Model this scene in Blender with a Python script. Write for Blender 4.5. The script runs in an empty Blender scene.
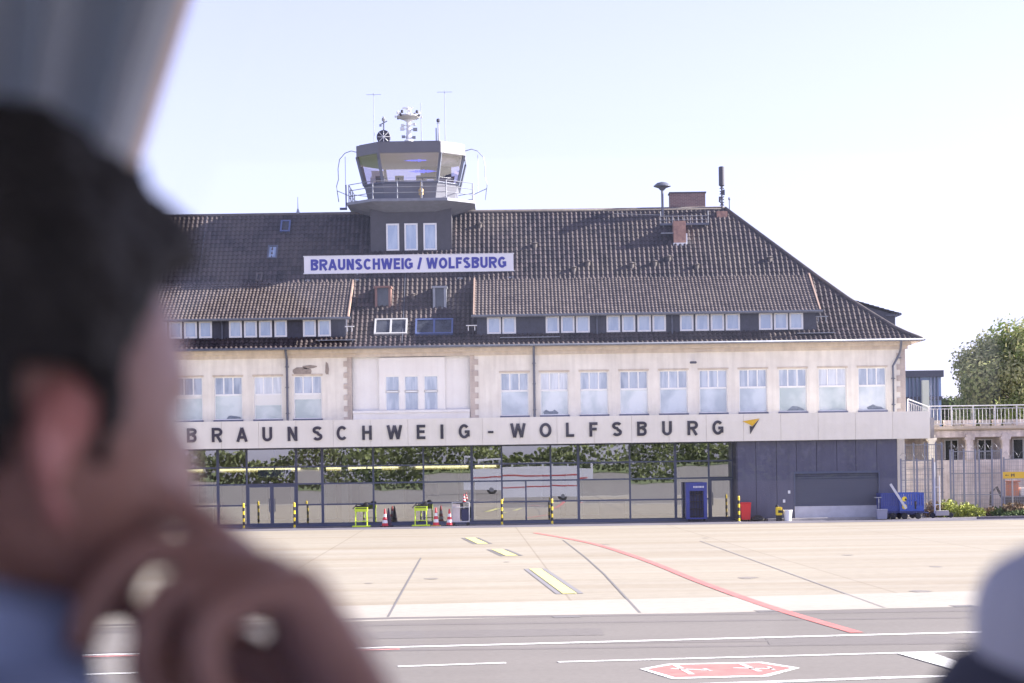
import bpy, bmesh, math, random
from mathutils import Vector, Matrix
random.seed(7)
R = math.radians
SC = bpy.context.scene
COL = SC.collection

# ------------------------------------------------------------------ camera, sky, sun, exposure
F = 1991.0            # focal length in pixels (70 mm on a 36 mm sensor, 1024 px wide)
CAMY, CAMZ = -105.0, 3.03
ROLL = 0.0148
HOR = 466.0
cam_data = bpy.data.cameras.new("camera"); cam = bpy.data.objects.new("camera", cam_data); COL.objects.link(cam)
cam_data.sensor_width = 36; cam_data.lens = 70
cam_data.shift_y = (HOR - 341.5) / 1024
cam_data.clip_start = 0.05; cam_data.clip_end = 6000
cam.matrix_world = Matrix.Translation((0, CAMY, CAMZ)) @ Matrix.Rotation(R(90), 4, 'X') @ Matrix.Rotation(-ROLL, 4, 'Z')
cam_data.dof.use_dof = True; cam_data.dof.focus_distance = 106; cam_data.dof.aperture_fstop = 4.8
SC.camera = cam

SUN_AZ, SUN_EL = 84.5, 25.0      # azimuth from +Y towards +X
w = bpy.data.worlds.new("World"); SC.world = w; w.use_nodes = True
nt = w.node_tree; bg = nt.nodes['Background']
sky = nt.nodes.new('ShaderNodeTexSky'); sky.sky_type = 'NISHITA'; sky.sun_disc = False
sky.sun_elevation = R(SUN_EL); sky.sun_rotation = R(SUN_AZ)
sky.air_density = 1.0; sky.dust_density = 1.0; sky.ozone_density = 1.5
hs_ = nt.nodes.new('ShaderNodeHueSaturation'); hs_.inputs['Saturation'].default_value = 0.42
tn_ = nt.nodes.new('ShaderNodeMix'); tn_.data_type = 'RGBA'; tn_.blend_type = 'MULTIPLY'; tn_.inputs[0].default_value = 1; tn_.inputs[7].default_value = (0.56, 0.54, 0.755, 1)
nt.links.new(sky.outputs[0], hs_.inputs['Color']); nt.links.new(hs_.outputs[0], tn_.inputs[6]); nt.links.new(tn_.outputs[2], bg.inputs[0]); bg.inputs[1].default_value = 0.12
sl = bpy.data.lights.new("sun", 'SUN'); sl.energy = 5.0; sl.angle = R(0.5); sl.color = (1.0, 0.93, 0.82)
so = bpy.data.objects.new("sun", sl); COL.objects.link(so)
sd = Vector((math.sin(R(SUN_AZ)) * math.cos(R(SUN_EL)), math.cos(R(SUN_AZ)) * math.cos(R(SUN_EL)), math.sin(R(SUN_EL))))
so.rotation_euler = sd.to_track_quat('Z', 'Y').to_euler(); so.location = (80, 10, 60)
SC.render.engine = 'CYCLES'
SC.view_settings.view_transform = 'Standard'; SC.view_settings.look = 'None'
SC.view_settings.gamma = 1; SC.view_settings.exposure = 1.98
SC.cycles.max_bounces = 8; SC.cycles.transparent_max_bounces = 16

# ------------------------------------------------------------------ measuring helpers
def W(u, v, y):
    """x, z of the point that stands at depth y and is seen at (u, v)"""
    a, b = u - 512, HOR - v
    X = a * math.cos(ROLL) + b * math.sin(ROLL); Z = -a * math.sin(ROLL) + b * math.cos(ROLL)
    d = (y - CAMY) / F
    return X * d, CAMZ + Z * d
def WX(u, v, y): return W(u, v, y)[0]
def WZ(u, v, y): return W(u, v, y)[1]
def G(u, v):
    """ground point seen at (u, v)"""
    a, b = u - 512, HOR - v
    X = a * math.cos(ROLL) + b * math.sin(ROLL); Z = -a * math.sin(ROLL) + b * math.cos(ROLL)
    d = -CAMZ / Z
    return X * d, CAMY + F * d

# ------------------------------------------------------------------ materials
MATS = {}
def mat(name, col, rough=0.7, metal=0.0, spec=0.5, var=0.0, scale=3.0, bump=0.0, bscale=20.0, col2=None, emis=None, tile=None, detail=4):
    if name in MATS: return MATS[name]
    m = bpy.data.materials.new(name); m.use_nodes = True; n = m.node_tree; b = n.nodes['Principled BSDF']
    b.inputs['Base Color'].default_value = (*col, 1); b.inputs['Roughness'].default_value = rough
    b.inputs['Metallic'].default_value = metal; b.inputs['Specular IOR Level'].default_value = spec
    tc = n.nodes.new('ShaderNodeTexCoord')
    if var or col2:
        no = n.nodes.new('ShaderNodeTexNoise'); no.inputs['Scale'].default_value = scale; no.inputs['Detail'].default_value = detail
        n.links.new(tc.outputs['Object'], no.inputs['Vector'])
        ra = n.nodes.new('ShaderNodeValToRGB'); ra.color_ramp.elements[0].position = 0.3; ra.color_ramp.elements[1].position = 0.7
        c2 = col2 if col2 else tuple(c * (1 - var) for c in col)
        ra.color_ramp.elements[0].color = (*c2, 1); ra.color_ramp.elements[1].color = (*col, 1)
        n.links.new(no.outputs['Fac'], ra.inputs[0]); n.links.new(ra.outputs[0], b.inputs['Base Color'])
    if bump:
        no = n.nodes.new('ShaderNodeTexNoise'); no.inputs['Scale'].default_value = bscale; no.inputs['Detail'].default_value = 5
        n.links.new(tc.outputs['Object'], no.inputs['Vector'])
        bu = n.nodes.new('ShaderNodeBump'); bu.inputs['Strength'].default_value = bump; bu.inputs['Distance'].default_value = 0.02
        n.links.new(no.outputs['Fac'], bu.inputs['Height']); n.links.new(bu.outputs[0], b.inputs['Normal'])
    MATS[name] = m
    return m

def node_mat(name):
    m = bpy.data.materials.new(name); m.use_nodes = True; MATS[name] = m
    return m, m.node_tree, m.node_tree.nodes['Principled BSDF']

def glass_mat(name, refl, tint, rough=0.0, wob=0.0):
    m = bpy.data.materials.new(name); m.use_nodes = True; n = m.node_tree; n.nodes.remove(n.nodes['Principled BSDF'])
    out = n.nodes['Material Output']
    tr = n.nodes.new('ShaderNodeBsdfTransparent'); tr.inputs[0].default_value = (*tint, 1)
    gl = n.nodes.new('ShaderNodeBsdfGlossy'); gl.inputs['Roughness'].default_value = rough; gl.inputs['Color'].default_value = (0.95, 0.97, 1, 1)
    mx = n.nodes.new('ShaderNodeMixShader'); ge = n.nodes.new('ShaderNodeNewGeometry'); dp = n.nodes.new('ShaderNodeVectorMath'); dp.operation = 'DOT_PRODUCT'
    n.links.new(ge.outputs['Normal'], dp.inputs[0]); n.links.new(ge.outputs['Incoming'], dp.inputs[1])
    def M_(op, a, b, clamp=False):
        q = n.nodes.new('ShaderNodeMath'); q.operation = op; q.use_clamp = clamp
        for k_, v_ in enumerate((a, b)):
            if v_ is None: continue
            if isinstance(v_, (int, float)): q.inputs[k_].default_value = v_
            else: n.links.new(v_, q.inputs[k_])
        return q.outputs[0]
    t_ = M_('POWER', M_('SUBTRACT', 1.0, M_('ABSOLUTE', dp.outputs['Value'], None), True), 5.0)      # Schlick, same from both sides
    n.links.new(M_('ADD', M_('MULTIPLY', t_, .96), .04 + refl, True), mx.inputs[0])
    n.links.new(tr.outputs[0], mx.inputs[1]); n.links.new(gl.outputs[0], mx.inputs[2]); n.links.new(mx.outputs[0], out.inputs[0])
    if wob:
        tc = n.nodes.new('ShaderNodeTexCoord'); no = n.nodes.new('ShaderNodeTexNoise'); no.inputs['Scale'].default_value = 0.6; no.inputs['Detail'].default_value = 1
        n.links.new(tc.outputs['Object'], no.inputs['Vector'])
        bu = n.nodes.new('ShaderNodeBump'); bu.inputs['Strength'].default_value = 1; bu.inputs['Distance'].default_value = wob
        n.links.new(no.outputs['Fac'], bu.inputs['Height']); n.links.new(bu.outputs[0], gl.inputs['Normal'])
    MATS[name] = m
    return m

# weathered render (plaster) of the old walls
def plaster(name, c1, c2, streak):
    m, n, b = node_mat(name)
    tc = n.nodes.new('ShaderNodeTexCoord')
    n1 = n.nodes.new('ShaderNodeTexNoise'); n1.inputs['Scale'].default_value = 0.9; n1.inputs['Detail'].default_value = 8; n1.inputs['Roughness'].default_value = 0.65
    n.links.new(tc.outputs['Object'], n1.inputs['Vector'])
    mp = n.nodes.new('ShaderNodeMapping'); mp.inputs['Scale'].default_value = (2.2, 2.2, 0.15); n.links.new(tc.outputs['Object'], mp.inputs[0])
    n2 = n.nodes.new('ShaderNodeTexNoise'); n2.inputs['Scale'].default_value = 2; n2.inputs['Detail'].default_value = 6; n.links.new(mp.outputs[0], n2.inputs['Vector'])
    r1 = n.nodes.new('ShaderNodeValToRGB'); r1.color_ramp.elements[0].position = 0.35; r1.color_ramp.elements[1].position = 0.65
    r1.color_ramp.elements[0].color = (*c2, 1); r1.color_ramp.elements[1].color = (*c1, 1); n.links.new(n1.outputs['Fac'], r1.inputs[0])
    r2 = n.nodes.new('ShaderNodeValToRGB'); r2.color_ramp.elements[0].position = 0.32; r2.color_ramp.elements[1].position = 0.6
    r2.color_ramp.elements[0].color = (streak, streak, streak, 1); r2.color_ramp.elements[1].color = (1, 1, 1, 1); n.links.new(n2.outputs['Fac'], r2.inputs[0])
    mx = n.nodes.new('ShaderNodeMix'); mx.data_type = 'RGBA'; mx.blend_type = 'MULTIPLY'; mx.inputs[0].default_value = 1
    n.links.new(r1.outputs[0], mx.inputs[6]); n.links.new(r2.outputs[0], mx.inputs[7]); n.links.new(mx.outputs[2], b.inputs['Base Color'])
    b.inputs['Roughness'].default_value = 0.9; b.inputs['Specular IOR Level'].default_value = 0.2
    bu = n.nodes.new('ShaderNodeBump'); bu.inputs['Strength'].default_value = 0.4; bu.inputs['Distance'].default_value = 0.02
    n3 = n.nodes.new('ShaderNodeTexNoise'); n3.inputs['Scale'].default_value = 25; n.links.new(tc.outputs['Object'], n3.inputs['Vector'])
    n.links.new(n3.outputs['Fac'], bu.inputs['Height']); n.links.new(bu.outputs[0], b.inputs['Normal'])
    return m
M_wall = plaster('old_render', (0.80, 0.76, 0.69), (0.70, 0.655, 0.59), 0.88)
M_bay = plaster('bay_render', (0.80, 0.78, 0.75), (0.75, 0.72, 0.69), 0.95)
M_wing = plaster('wing_render', (0.80, 0.72, 0.67), (0.50, 0.43, 0.40), 0.75)
M_cornice = plaster('cornice_stone', (0.62, 0.54, 0.44), (0.52, 0.44, 0.36), 0.85)
M_quoin = plaster('quoin_stone', (0.58, 0.50, 0.44), (0.46, 0.39, 0.35), 0.8)

# roof tiles: every tile its own tone, moss and wear
def tile_mat(name, ca, cb, cc, tw, th):
    m, n, b = node_mat(name)
    tc = n.nodes.new('ShaderNodeUVMap')
    wn = n.nodes.new('ShaderNodeTexWhiteNoise'); wn.noise_dimensions = '2D'
    fl = n.nodes.new('ShaderNodeVectorMath'); fl.operation = 'FLOOR'; n.links.new(tc.outputs[0], fl.inputs[0]); n.links.new(fl.outputs[0], wn.inputs['Vector'])
    r1 = n.nodes.new('ShaderNodeValToRGB'); r1.color_ramp.elements[0].color = (*ca, 1); r1.color_ramp.elements[1].color = (*cb, 1); n.links.new(wn.outputs['Value'], r1.inputs[0])
    oc = n.nodes.new('ShaderNodeTexCoord'); no = n.nodes.new('ShaderNodeTexNoise'); no.inputs['Scale'].default_value = 0.35; no.inputs['Detail'].default_value = 7; no.inputs['Roughness'].default_value = 0.6
    n.links.new(oc.outputs['Object'], no.inputs['Vector'])
    r2 = n.nodes.new('ShaderNodeValToRGB'); r2.color_ramp.elements[0].position = 0.42; r2.color_ramp.elements[1].position = 0.66
    r2.color_ramp.elements[0].color = (0, 0, 0, 1); r2.color_ramp.elements[1].color = (0.6, 0.6, 0.6, 1); n.links.new(no.outputs['Fac'], r2.inputs[0])
    mx = n.nodes.new('ShaderNodeMix'); mx.data_type = 'RGBA'; n.links.new(r2.outputs[0], mx.inputs[0]); n.links.new(r1.outputs[0], mx.inputs[6]); mx.inputs[7].default_value = (*cc, 1)
    n.links.new(mx.outputs[2], b.inputs['Base Color'])
    b.inputs['Roughness'].default_value = 0.5; b.inputs['Specular IOR Level'].default_value = 0.35
    return m
M_tile = tile_mat('dark_pantiles', (0.018, 0.014, 0.019), (0.066, 0.050, 0.055), (0.095, 0.076, 0.066), 1, 1)
M_tile2 = tile_mat('dormer_pantiles', (0.062, 0.050, 0.051), (0.115, 0.093, 0.091), (0.125, 0.104, 0.094), 1, 1)

M_ridge = mat('ridge_tile', (0.12, 0.10, 0.095), 0.6, var=0.4, scale=3)
M_slate = mat('dormer_slate_cladding', (0.05, 0.052, 0.08), 0.5, var=0.35, scale=6)
M_white = mat('white_window_paint', (0.80, 0.80, 0.80), 0.4, var=0.06, scale=4)
M_cream = plaster('cream_fascia_panel', (0.90, 0.85, 0.73), (0.87, 0.82, 0.70), 0.96)
M_letter = mat('dark_letter', (0.045, 0.042, 0.06), 0.5)
M_grey = plaster('blue_grey_cladding', (0.135, 0.137, 0.188), (0.122, 0.123, 0.168), 0.9)
M_greydk = mat('dark_joint', (0.06, 0.06, 0.085), 0.6)
M_frame = mat('dark_blue_frame', (0.085, 0.10, 0.16), 0.4)
M_cab = mat('tower_grey_paint', (0.155, 0.158, 0.19), 0.55, var=0.12, scale=1.5)
M_shaft = mat('tower_brown_slate', (0.065, 0.060, 0.070), 0.6, var=0.2, scale=3)
M_steel = mat('galvanised_steel', (0.32, 0.33, 0.36), 0.4, metal=0.6, var=0.2)
M_zinc = mat('zinc_gutter', (0.13, 0.14, 0.18), 0.5, metal=0.4, var=0.25, scale=4)
M_black = mat('black_rubber', (0.02, 0.02, 0.022), 0.7)
M_brick = mat('chimney_brick', (0.20, 0.09, 0.08), 0.85, col2=(0.30, 0.14, 0.11), scale=9)
M_orange = mat('worn_orange_brick', (0.46, 0.27, 0.20), 0.85, col2=(0.26, 0.15, 0.12), scale=5)
M_glass = glass_mat('terminal_glass', 0.40, (0.80, 0.88, 0.85), wob=0.0009)
M_cglass = glass_mat('cab_glass', 0.20, (0.80, 0.78, 0.88))
M_yellow = mat('safety_yellow', (0.80, 0.60, 0.03), 0.45)
M_lime = mat('lime_yellow_paint', (0.66, 0.85, 0.05), 0.4)
M_red = mat('bright_red_plastic', (0.70, 0.025, 0.03), 0.4)
M_blue = mat('blue_steel', (0.03, 0.06, 0.30), 0.4, var=0.2)
M_navy = mat('navy_steel', (0.02, 0.03, 0.13), 0.45)
M_conc = mat('pale_concrete', (0.45, 0.42, 0.40), 0.85, var=0.25, scale=2)

# opaque glossy pane: net curtain and sky reflection put into its bluish white
def pane_mat(name, c1, c2, sc):
    m, n, b = node_mat(name)
    tc = n.nodes.new('ShaderNodeTexCoord'); mp = n.nodes.new('ShaderNodeMapping'); mp.inputs['Scale'].default_value = (sc, 1, 0.5)
    geo = n.nodes.new('ShaderNodeNewGeometry')
    n.links.new(geo.outputs['Position'], mp.inputs[0])
    no = n.nodes.new('ShaderNodeTexNoise'); no.inputs['Scale'].default_value = 1.6; no.inputs['Detail'].default_value = 3; n.links.new(mp.outputs[0], no.inputs['Vector'])
    r1 = n.nodes.new('ShaderNodeValToRGB'); r1.color_ramp.elements[0].position = 0.4; r1.color_ramp.elements[1].position = 0.6
    r1.color_ramp.elements[0].color = (*c1, 1); r1.color_ramp.elements[1].color = (*c2, 1); n.links.new(no.outputs['Fac'], r1.inputs[0]); n.links.new(r1.outputs[0], b.inputs['Base Color'])
    b.inputs['Roughness'].default_value = 0.05; b.inputs['Specular IOR Level'].default_value = 1.0; b.inputs['IOR'].default_value = 1.9
    return m
M_pane = pane_mat('curtained_pane', (0.26, 0.32, 0.42), (0.44, 0.50, 0.60), 3)
M_panelow = pane_mat('lower_pane', (0.34, 0.41, 0.48), (0.54, 0.61, 0.68), 0.6)
M_dpane = pane_mat('dormer_pane', (0.22, 0.30, 0.44), (0.34, 0.42, 0.54), 2)
M_up = [M_pane, pane_mat('curtained_pane_white', (0.46, 0.50, 0.56), (0.62, 0.66, 0.72), 4), pane_mat('curtained_pane_dusky', (0.16, 0.21, 0.30), (0.34, 0.40, 0.50), 2)]
M_low = [M_panelow, pane_mat('lower_pane_white', (0.46, 0.53, 0.56), (0.66, 0.71, 0.74), 0.8), pane_mat('lower_pane_green', (0.36, 0.44, 0.44), (0.58, 0.64, 0.64), 0.5)]  # lower panes: pale reflections put into the colour
M_darkpane = pane_mat('dark_pane', (0.02, 0.022, 0.03), (0.06, 0.065, 0.08), 1); M_darkpane.node_tree.nodes['Principled BSDF'].inputs['IOR'].default_value = 1.4

# ------------------------------------------------------------------ mesh helpers
class MB:
    def __init__(s): s.v = []; s.f = []; s.m = []; s.uv = {}
    def quad(s, a, b, c, d, mi=0):
        i = len(s.v); s.v += [tuple(a), tuple(b), tuple(c), tuple(d)]; s.f.append((i, i + 1, i + 2, i + 3)); s.m.append(mi)
    def poly(s, pts, mi=0):
        i = len(s.v); s.v += [tuple(p) for p in pts]; s.f.append(tuple(range(i, i + len(pts)))); s.m.append(mi)
    def box(s, x0, x1, y0, y1, z0, z1, mi=0):
        i = len(s.v)
        s.v += [(x0, y0, z0), (x1, y0, z0), (x1, y1, z0), (x0, y1, z0), (x0, y0, z1), (x1, y0, z1), (x1, y1, z1), (x0, y1, z1)]
        for f in ((0, 3, 2, 1), (4, 5, 6, 7), (0, 1, 5, 4), (1, 2, 6, 5), (2, 3, 7, 6), (3, 0, 4, 7)):
            s.f.append(tuple(i + k for k in f)); s.m.append(mi)
        return s
    def prism(s, pts, z0, z1, mi=0, pts1=None, caps=True):
        n = len(pts); pts1 = pts1 or pts; i = len(s.v)
        s.v += [(p[0], p[1], z0) for p in pts] + [(p[0], p[1], z1) for p in pts1]
        for k in range(n): s.f.append((i + k, i + (k + 1) % n, i + n + (k + 1) % n, i + n + k)); s.m.append(mi)
        if caps: s.f.append(tuple(i + k for k in reversed(range(n)))); s.m.append(mi); s.f.append(tuple(i + n + k for k in range(n))); s.m.append(mi)
        return s
    def tube(s, pts, r, n=6, mi=0, r1=None):
        pts = [Vector(p) for p in pts]; N = len(pts); i0 = len(s.v)
        for k, p in enumerate(pts):
            d = (pts[min(k + 1, N - 1)] - pts[max(k - 1, 0)]).normalized()
            a = d.cross(Vector((0, 0, 1)));
            if a.length < 1e-3: a = Vector((1, 0, 0))
            a.normalize(); b = d.cross(a)
            rr = r if r1 is None else r + (r1 - r) * k / (N - 1)
            for j in range(n):
                t = 2 * math.pi * j / n; q = p + a * (rr * math.cos(t)) + b * (rr * math.sin(t)); s.v.append(tuple(q))
        for k in range(N - 1):
            for j in range(n):
                a = i0 + k * n + j; b = i0 + k * n + (j + 1) % n
                s.f.append((a, b, b + n, a + n)); s.m.append(mi)
        s.f.append(tuple(i0 + j for j in reversed(range(n)))); s.m.append(mi)
        s.f.append(tuple(i0 + (N - 1) * n + j for j in range(n))); s.m.append(mi)
        return s
    def lathe(s, c, prof, n=16, mi=0, axis='Z'):
        i0 = len(s.v)
        for (r, h) in prof:
            for j in range(n):
                t = 2 * math.pi * j / n; x, y = r * math.cos(t), r * math.sin(t)
                p = (x, y, h) if axis == 'Z' else ((x, h, y) if axis == 'Y' else (h, x, y))
                s.v.append((c[0] + p[0], c[1] + p[1], c[2] + p[2]))
        for k in range(len(prof) - 1):
            for j in range(n):
                a = i0 + k * n + j; b = i0 + k * n + (j + 1) % n
                s.f.append((a, b, b + n, a + n)); s.m.append(mi)
        s.f.append(tuple(i0 + j for j in reversed(range(n)))); s.m.append(mi)
        s.f.append(tuple(i0 + (len(prof) - 1) * n + j for j in range(n))); s.m.append(mi)
        return s
    def build(s, name, mats, parent=None, smooth=False, origin=None, bevel=0):
        me = bpy.data.meshes.new(name)
        v = s.v
        if origin: v = [(a - origin[0], b - origin[1], c - origin[2]) for a, b, c in v]
        me.from_pydata(v, [], s.f)
        if not isinstance(mats, (list, tuple)): mats = [mats]
        for m in mats: me.materials.append(m)
        me.polygons.foreach_set('material_index', s.m)
        if smooth: me.polygons.foreach_set('use_smooth', [True] * len(s.f))
        bm = bmesh.new(); bm.from_mesh(me); bmesh.ops.recalc_face_normals(bm, faces=bm.faces) if not getattr(s, 'norecalc', False) else None
        if bevel:
            bmesh.ops.remove_doubles(bm, verts=bm.verts, dist=1e-5)
            bmesh.ops.bevel(bm, geom=[e for e in bm.edges if len(e.link_faces) == 2 and e.calc_face_angle(0) > 0.6], offset=bevel, segments=2, affect='EDGES', clamp_overlap=True)
        bm.to_mesh(me); bm.free()
        o = bpy.data.objects.new(name, me); COL.objects.link(o)
        if parent: o.parent = parent
        if origin: o.location = origin
        return o

def tag(o, label=None, cat=None, group=None, kind=None):
    if label: o['label'] = label
    if cat: o['category'] = cat
    if group: o['group'] = group
    if kind: o['kind'] = kind
    return o
def thing(name, label, cat, loc=(0, 0, 0), group=None):
    o = bpy.data.objects.new(name, None); COL.objects.link(o); o.location = loc; o.empty_display_size = 0.2
    return tag(o, label, cat, group)
def adopt(o, root):
    """parent o (built in world coordinates) to root without moving it"""
    o.parent = root; o.location = Vector(o.location) - Vector(root.location); return o
def copy_tree(o, parent=None):
    c = o.copy(); COL.objects.link(c); c.parent = parent
    for ch in list(o.children): copy_tree(ch, c)
    return c
def _arc(cx, cy, rx, ry, a0, a1, n=10):
    return [(cx + rx * math.cos(R(a0 + (a1 - a0) * k / n)), cy + ry * math.sin(R(a0 + (a1 - a0) * k / n))) for k in range(n + 1)]
# grotesque capitals as strokes on a box 1 high; (width, [centre lines])
Sw = .18
def glyph(c):
    h = Sw / 2; T = 1 - h
    g = {
     'I': (.17, [[(h, 0), (h, 1)]]), '-': (.36, [[(0, .0), (.36, .0)]]),
     'L': (.56, [[(h, 1), (h, h), (.56, h)]]),
     'F': (.56, [[(h, 0), (h, T), (.56, T)], [(Sw, .52), (.50, .52)]]),
     'E': (.60, [[(.60, T), (h, T), (h, h), (.60, h)], [(Sw, .52), (.55, .52)]]),
     'H': (.68, [[(h, 0), (h, 1)], [(.68 - h, 0), (.68 - h, 1)], [(Sw, .53), (.68 - Sw, .53)]]),
     'N': (.68, [[(h, 0), (h, 1)], [(.68 - h, 0), (.68 - h, 1)], [(Sw * .75, .93), (.68 - Sw * .75, .07)]]),
     'U': (.68, [[(h, 1), (h, .36)] + _arc(.34, .34, .34 - h, .34 - h, 180, 360) + [(.68 - h, 1)]]),
     'O': (.78, [_arc(.39, .5, .39 - h, .5 - h, 0, 360, 28)]),
     'C': (.72, [_arc(.38, .5, .38 - h, .5 - h, 42, 318, 22)]),
     'G': (.76, [_arc(.38, .5, .38 - h, .5 - h, 42, 325, 22), [(.76 - h, .14), (.76 - h, .47), (.42, .47)]]),
     'S': (.66, [_arc(.33, .73, .33 - h, .27 - h, 25, 270, 14) + _arc(.33, .27, .33 - h, .27 - h, 90, -155, 14)[1:]]),
     'B': (.68, [[(h, 0), (h, 1)], [(Sw, T), (.40, T)] + _arc(.40, .755, .20, .245 - h, 90, -90, 8)[1:] + [(Sw, .53)], [(.42, .53 - .01)] + _arc(.40, .295, .68 - .40 - h, .295 - h, 80, -90, 9) + [(Sw, h)]]),
     'R': (.72, [[(h, 0), (h, 1)], [(Sw, T), (.42, T)] + _arc(.42, .70, .22, .30 - h, 90, -90, 9)[1:] + [(Sw, .475)], [(.38, .42), (.63, 0)]]),
     'A': (.76, [[(.08, 0), (.38, .98)], [(.68, 0), (.38, .98)], [(.20, .30), (.56, .30)]]),
     'W': (1.02, [[(.08, 1), (.28, .02)], [(.28, .02), (.51, .98)], [(.51, .98), (.74, .02)], [(.74, .02), (.94, 1)]]),
     '/': (.34, [[(.04, -.03), (.30, 1.03)]]), ' ': (.24, [])}
    return g[c]
def text_mb(txt, w=None, h=None, depth=0.03, bold=0.0, cx=0, cz=0, y=0):
    """capitals as one mesh, upright, facing -y, centred on (cx, cz), fitted to w x h"""
    global Sw
    Sw = .18 + bold; mb = MB(); x = 0; lay = 0; gap = .11
    for ch in txt:
        wd, strokes = glyph(ch)
        for st in strokes:
            P_ = [Vector(p) for p in st]; closed = (P_[0] - P_[-1]).length < 1e-4; L = []
            for k, p in enumerate(P_):
                if closed: a, b = P_[k - 1] if k else P_[-2], P_[(k + 1) % len(P_)] if k < len(P_) - 1 else P_[1]
                else: a, b = P_[max(k - 1, 0)], P_[min(k + 1, len(P_) - 1)]
                d1 = (p - a).normalized() if (p - a).length > 1e-6 else (b - p).normalized(); d2 = (b - p).normalized() if (b - p).length > 1e-6 else d1
                n1 = Vector((-d1.y, d1.x)); n2 = Vector((-d2.y, d2.x)); m = (n1 + n2).normalized(); q = Sw / 2 / max(.4, m.dot(n1)); L.append((p + m * q, p - m * q))
            off = -.0012 * (lay % 3); lay += 1
            for k in range(len(L) - 1):
                (a, b), (c, d) = L[k], L[k + 1]; i = len(mb.v)
                for yy in (off, depth):
                    mb.v += [(x + a.x, yy, a.y), (x + b.x, yy, b.y), (x + d.x, yy, d.y), (x + c.x, yy, c.y)]
                for f in ((0, 1, 2, 3), (0, 3, 7, 4), (1, 5, 6, 2)): mb.f.append(tuple(i + t for t in f)); mb.m.append(0)
                if k == 0 and not closed: mb.f.append((i, i + 4, i + 5, i + 1)); mb.m.append(0)
                if k == len(L) - 2 and not closed: mb.f.append((i + 3, i + 2, i + 6, i + 7)); mb.m.append(0)
        x += wd + gap
    x -= gap; lo, hi = (0, 1) if txt != '-' else (-Sw / 2, Sw / 2)
    sy = h / (hi - lo) if h else w / x; sx = w / x if w else sy
    mb.v = [(cx + (a - x / 2) * sx, y + b, cz + (c - (hi + lo) / 2) * sy) for a, b, c in mb.v]
    return mb

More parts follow.
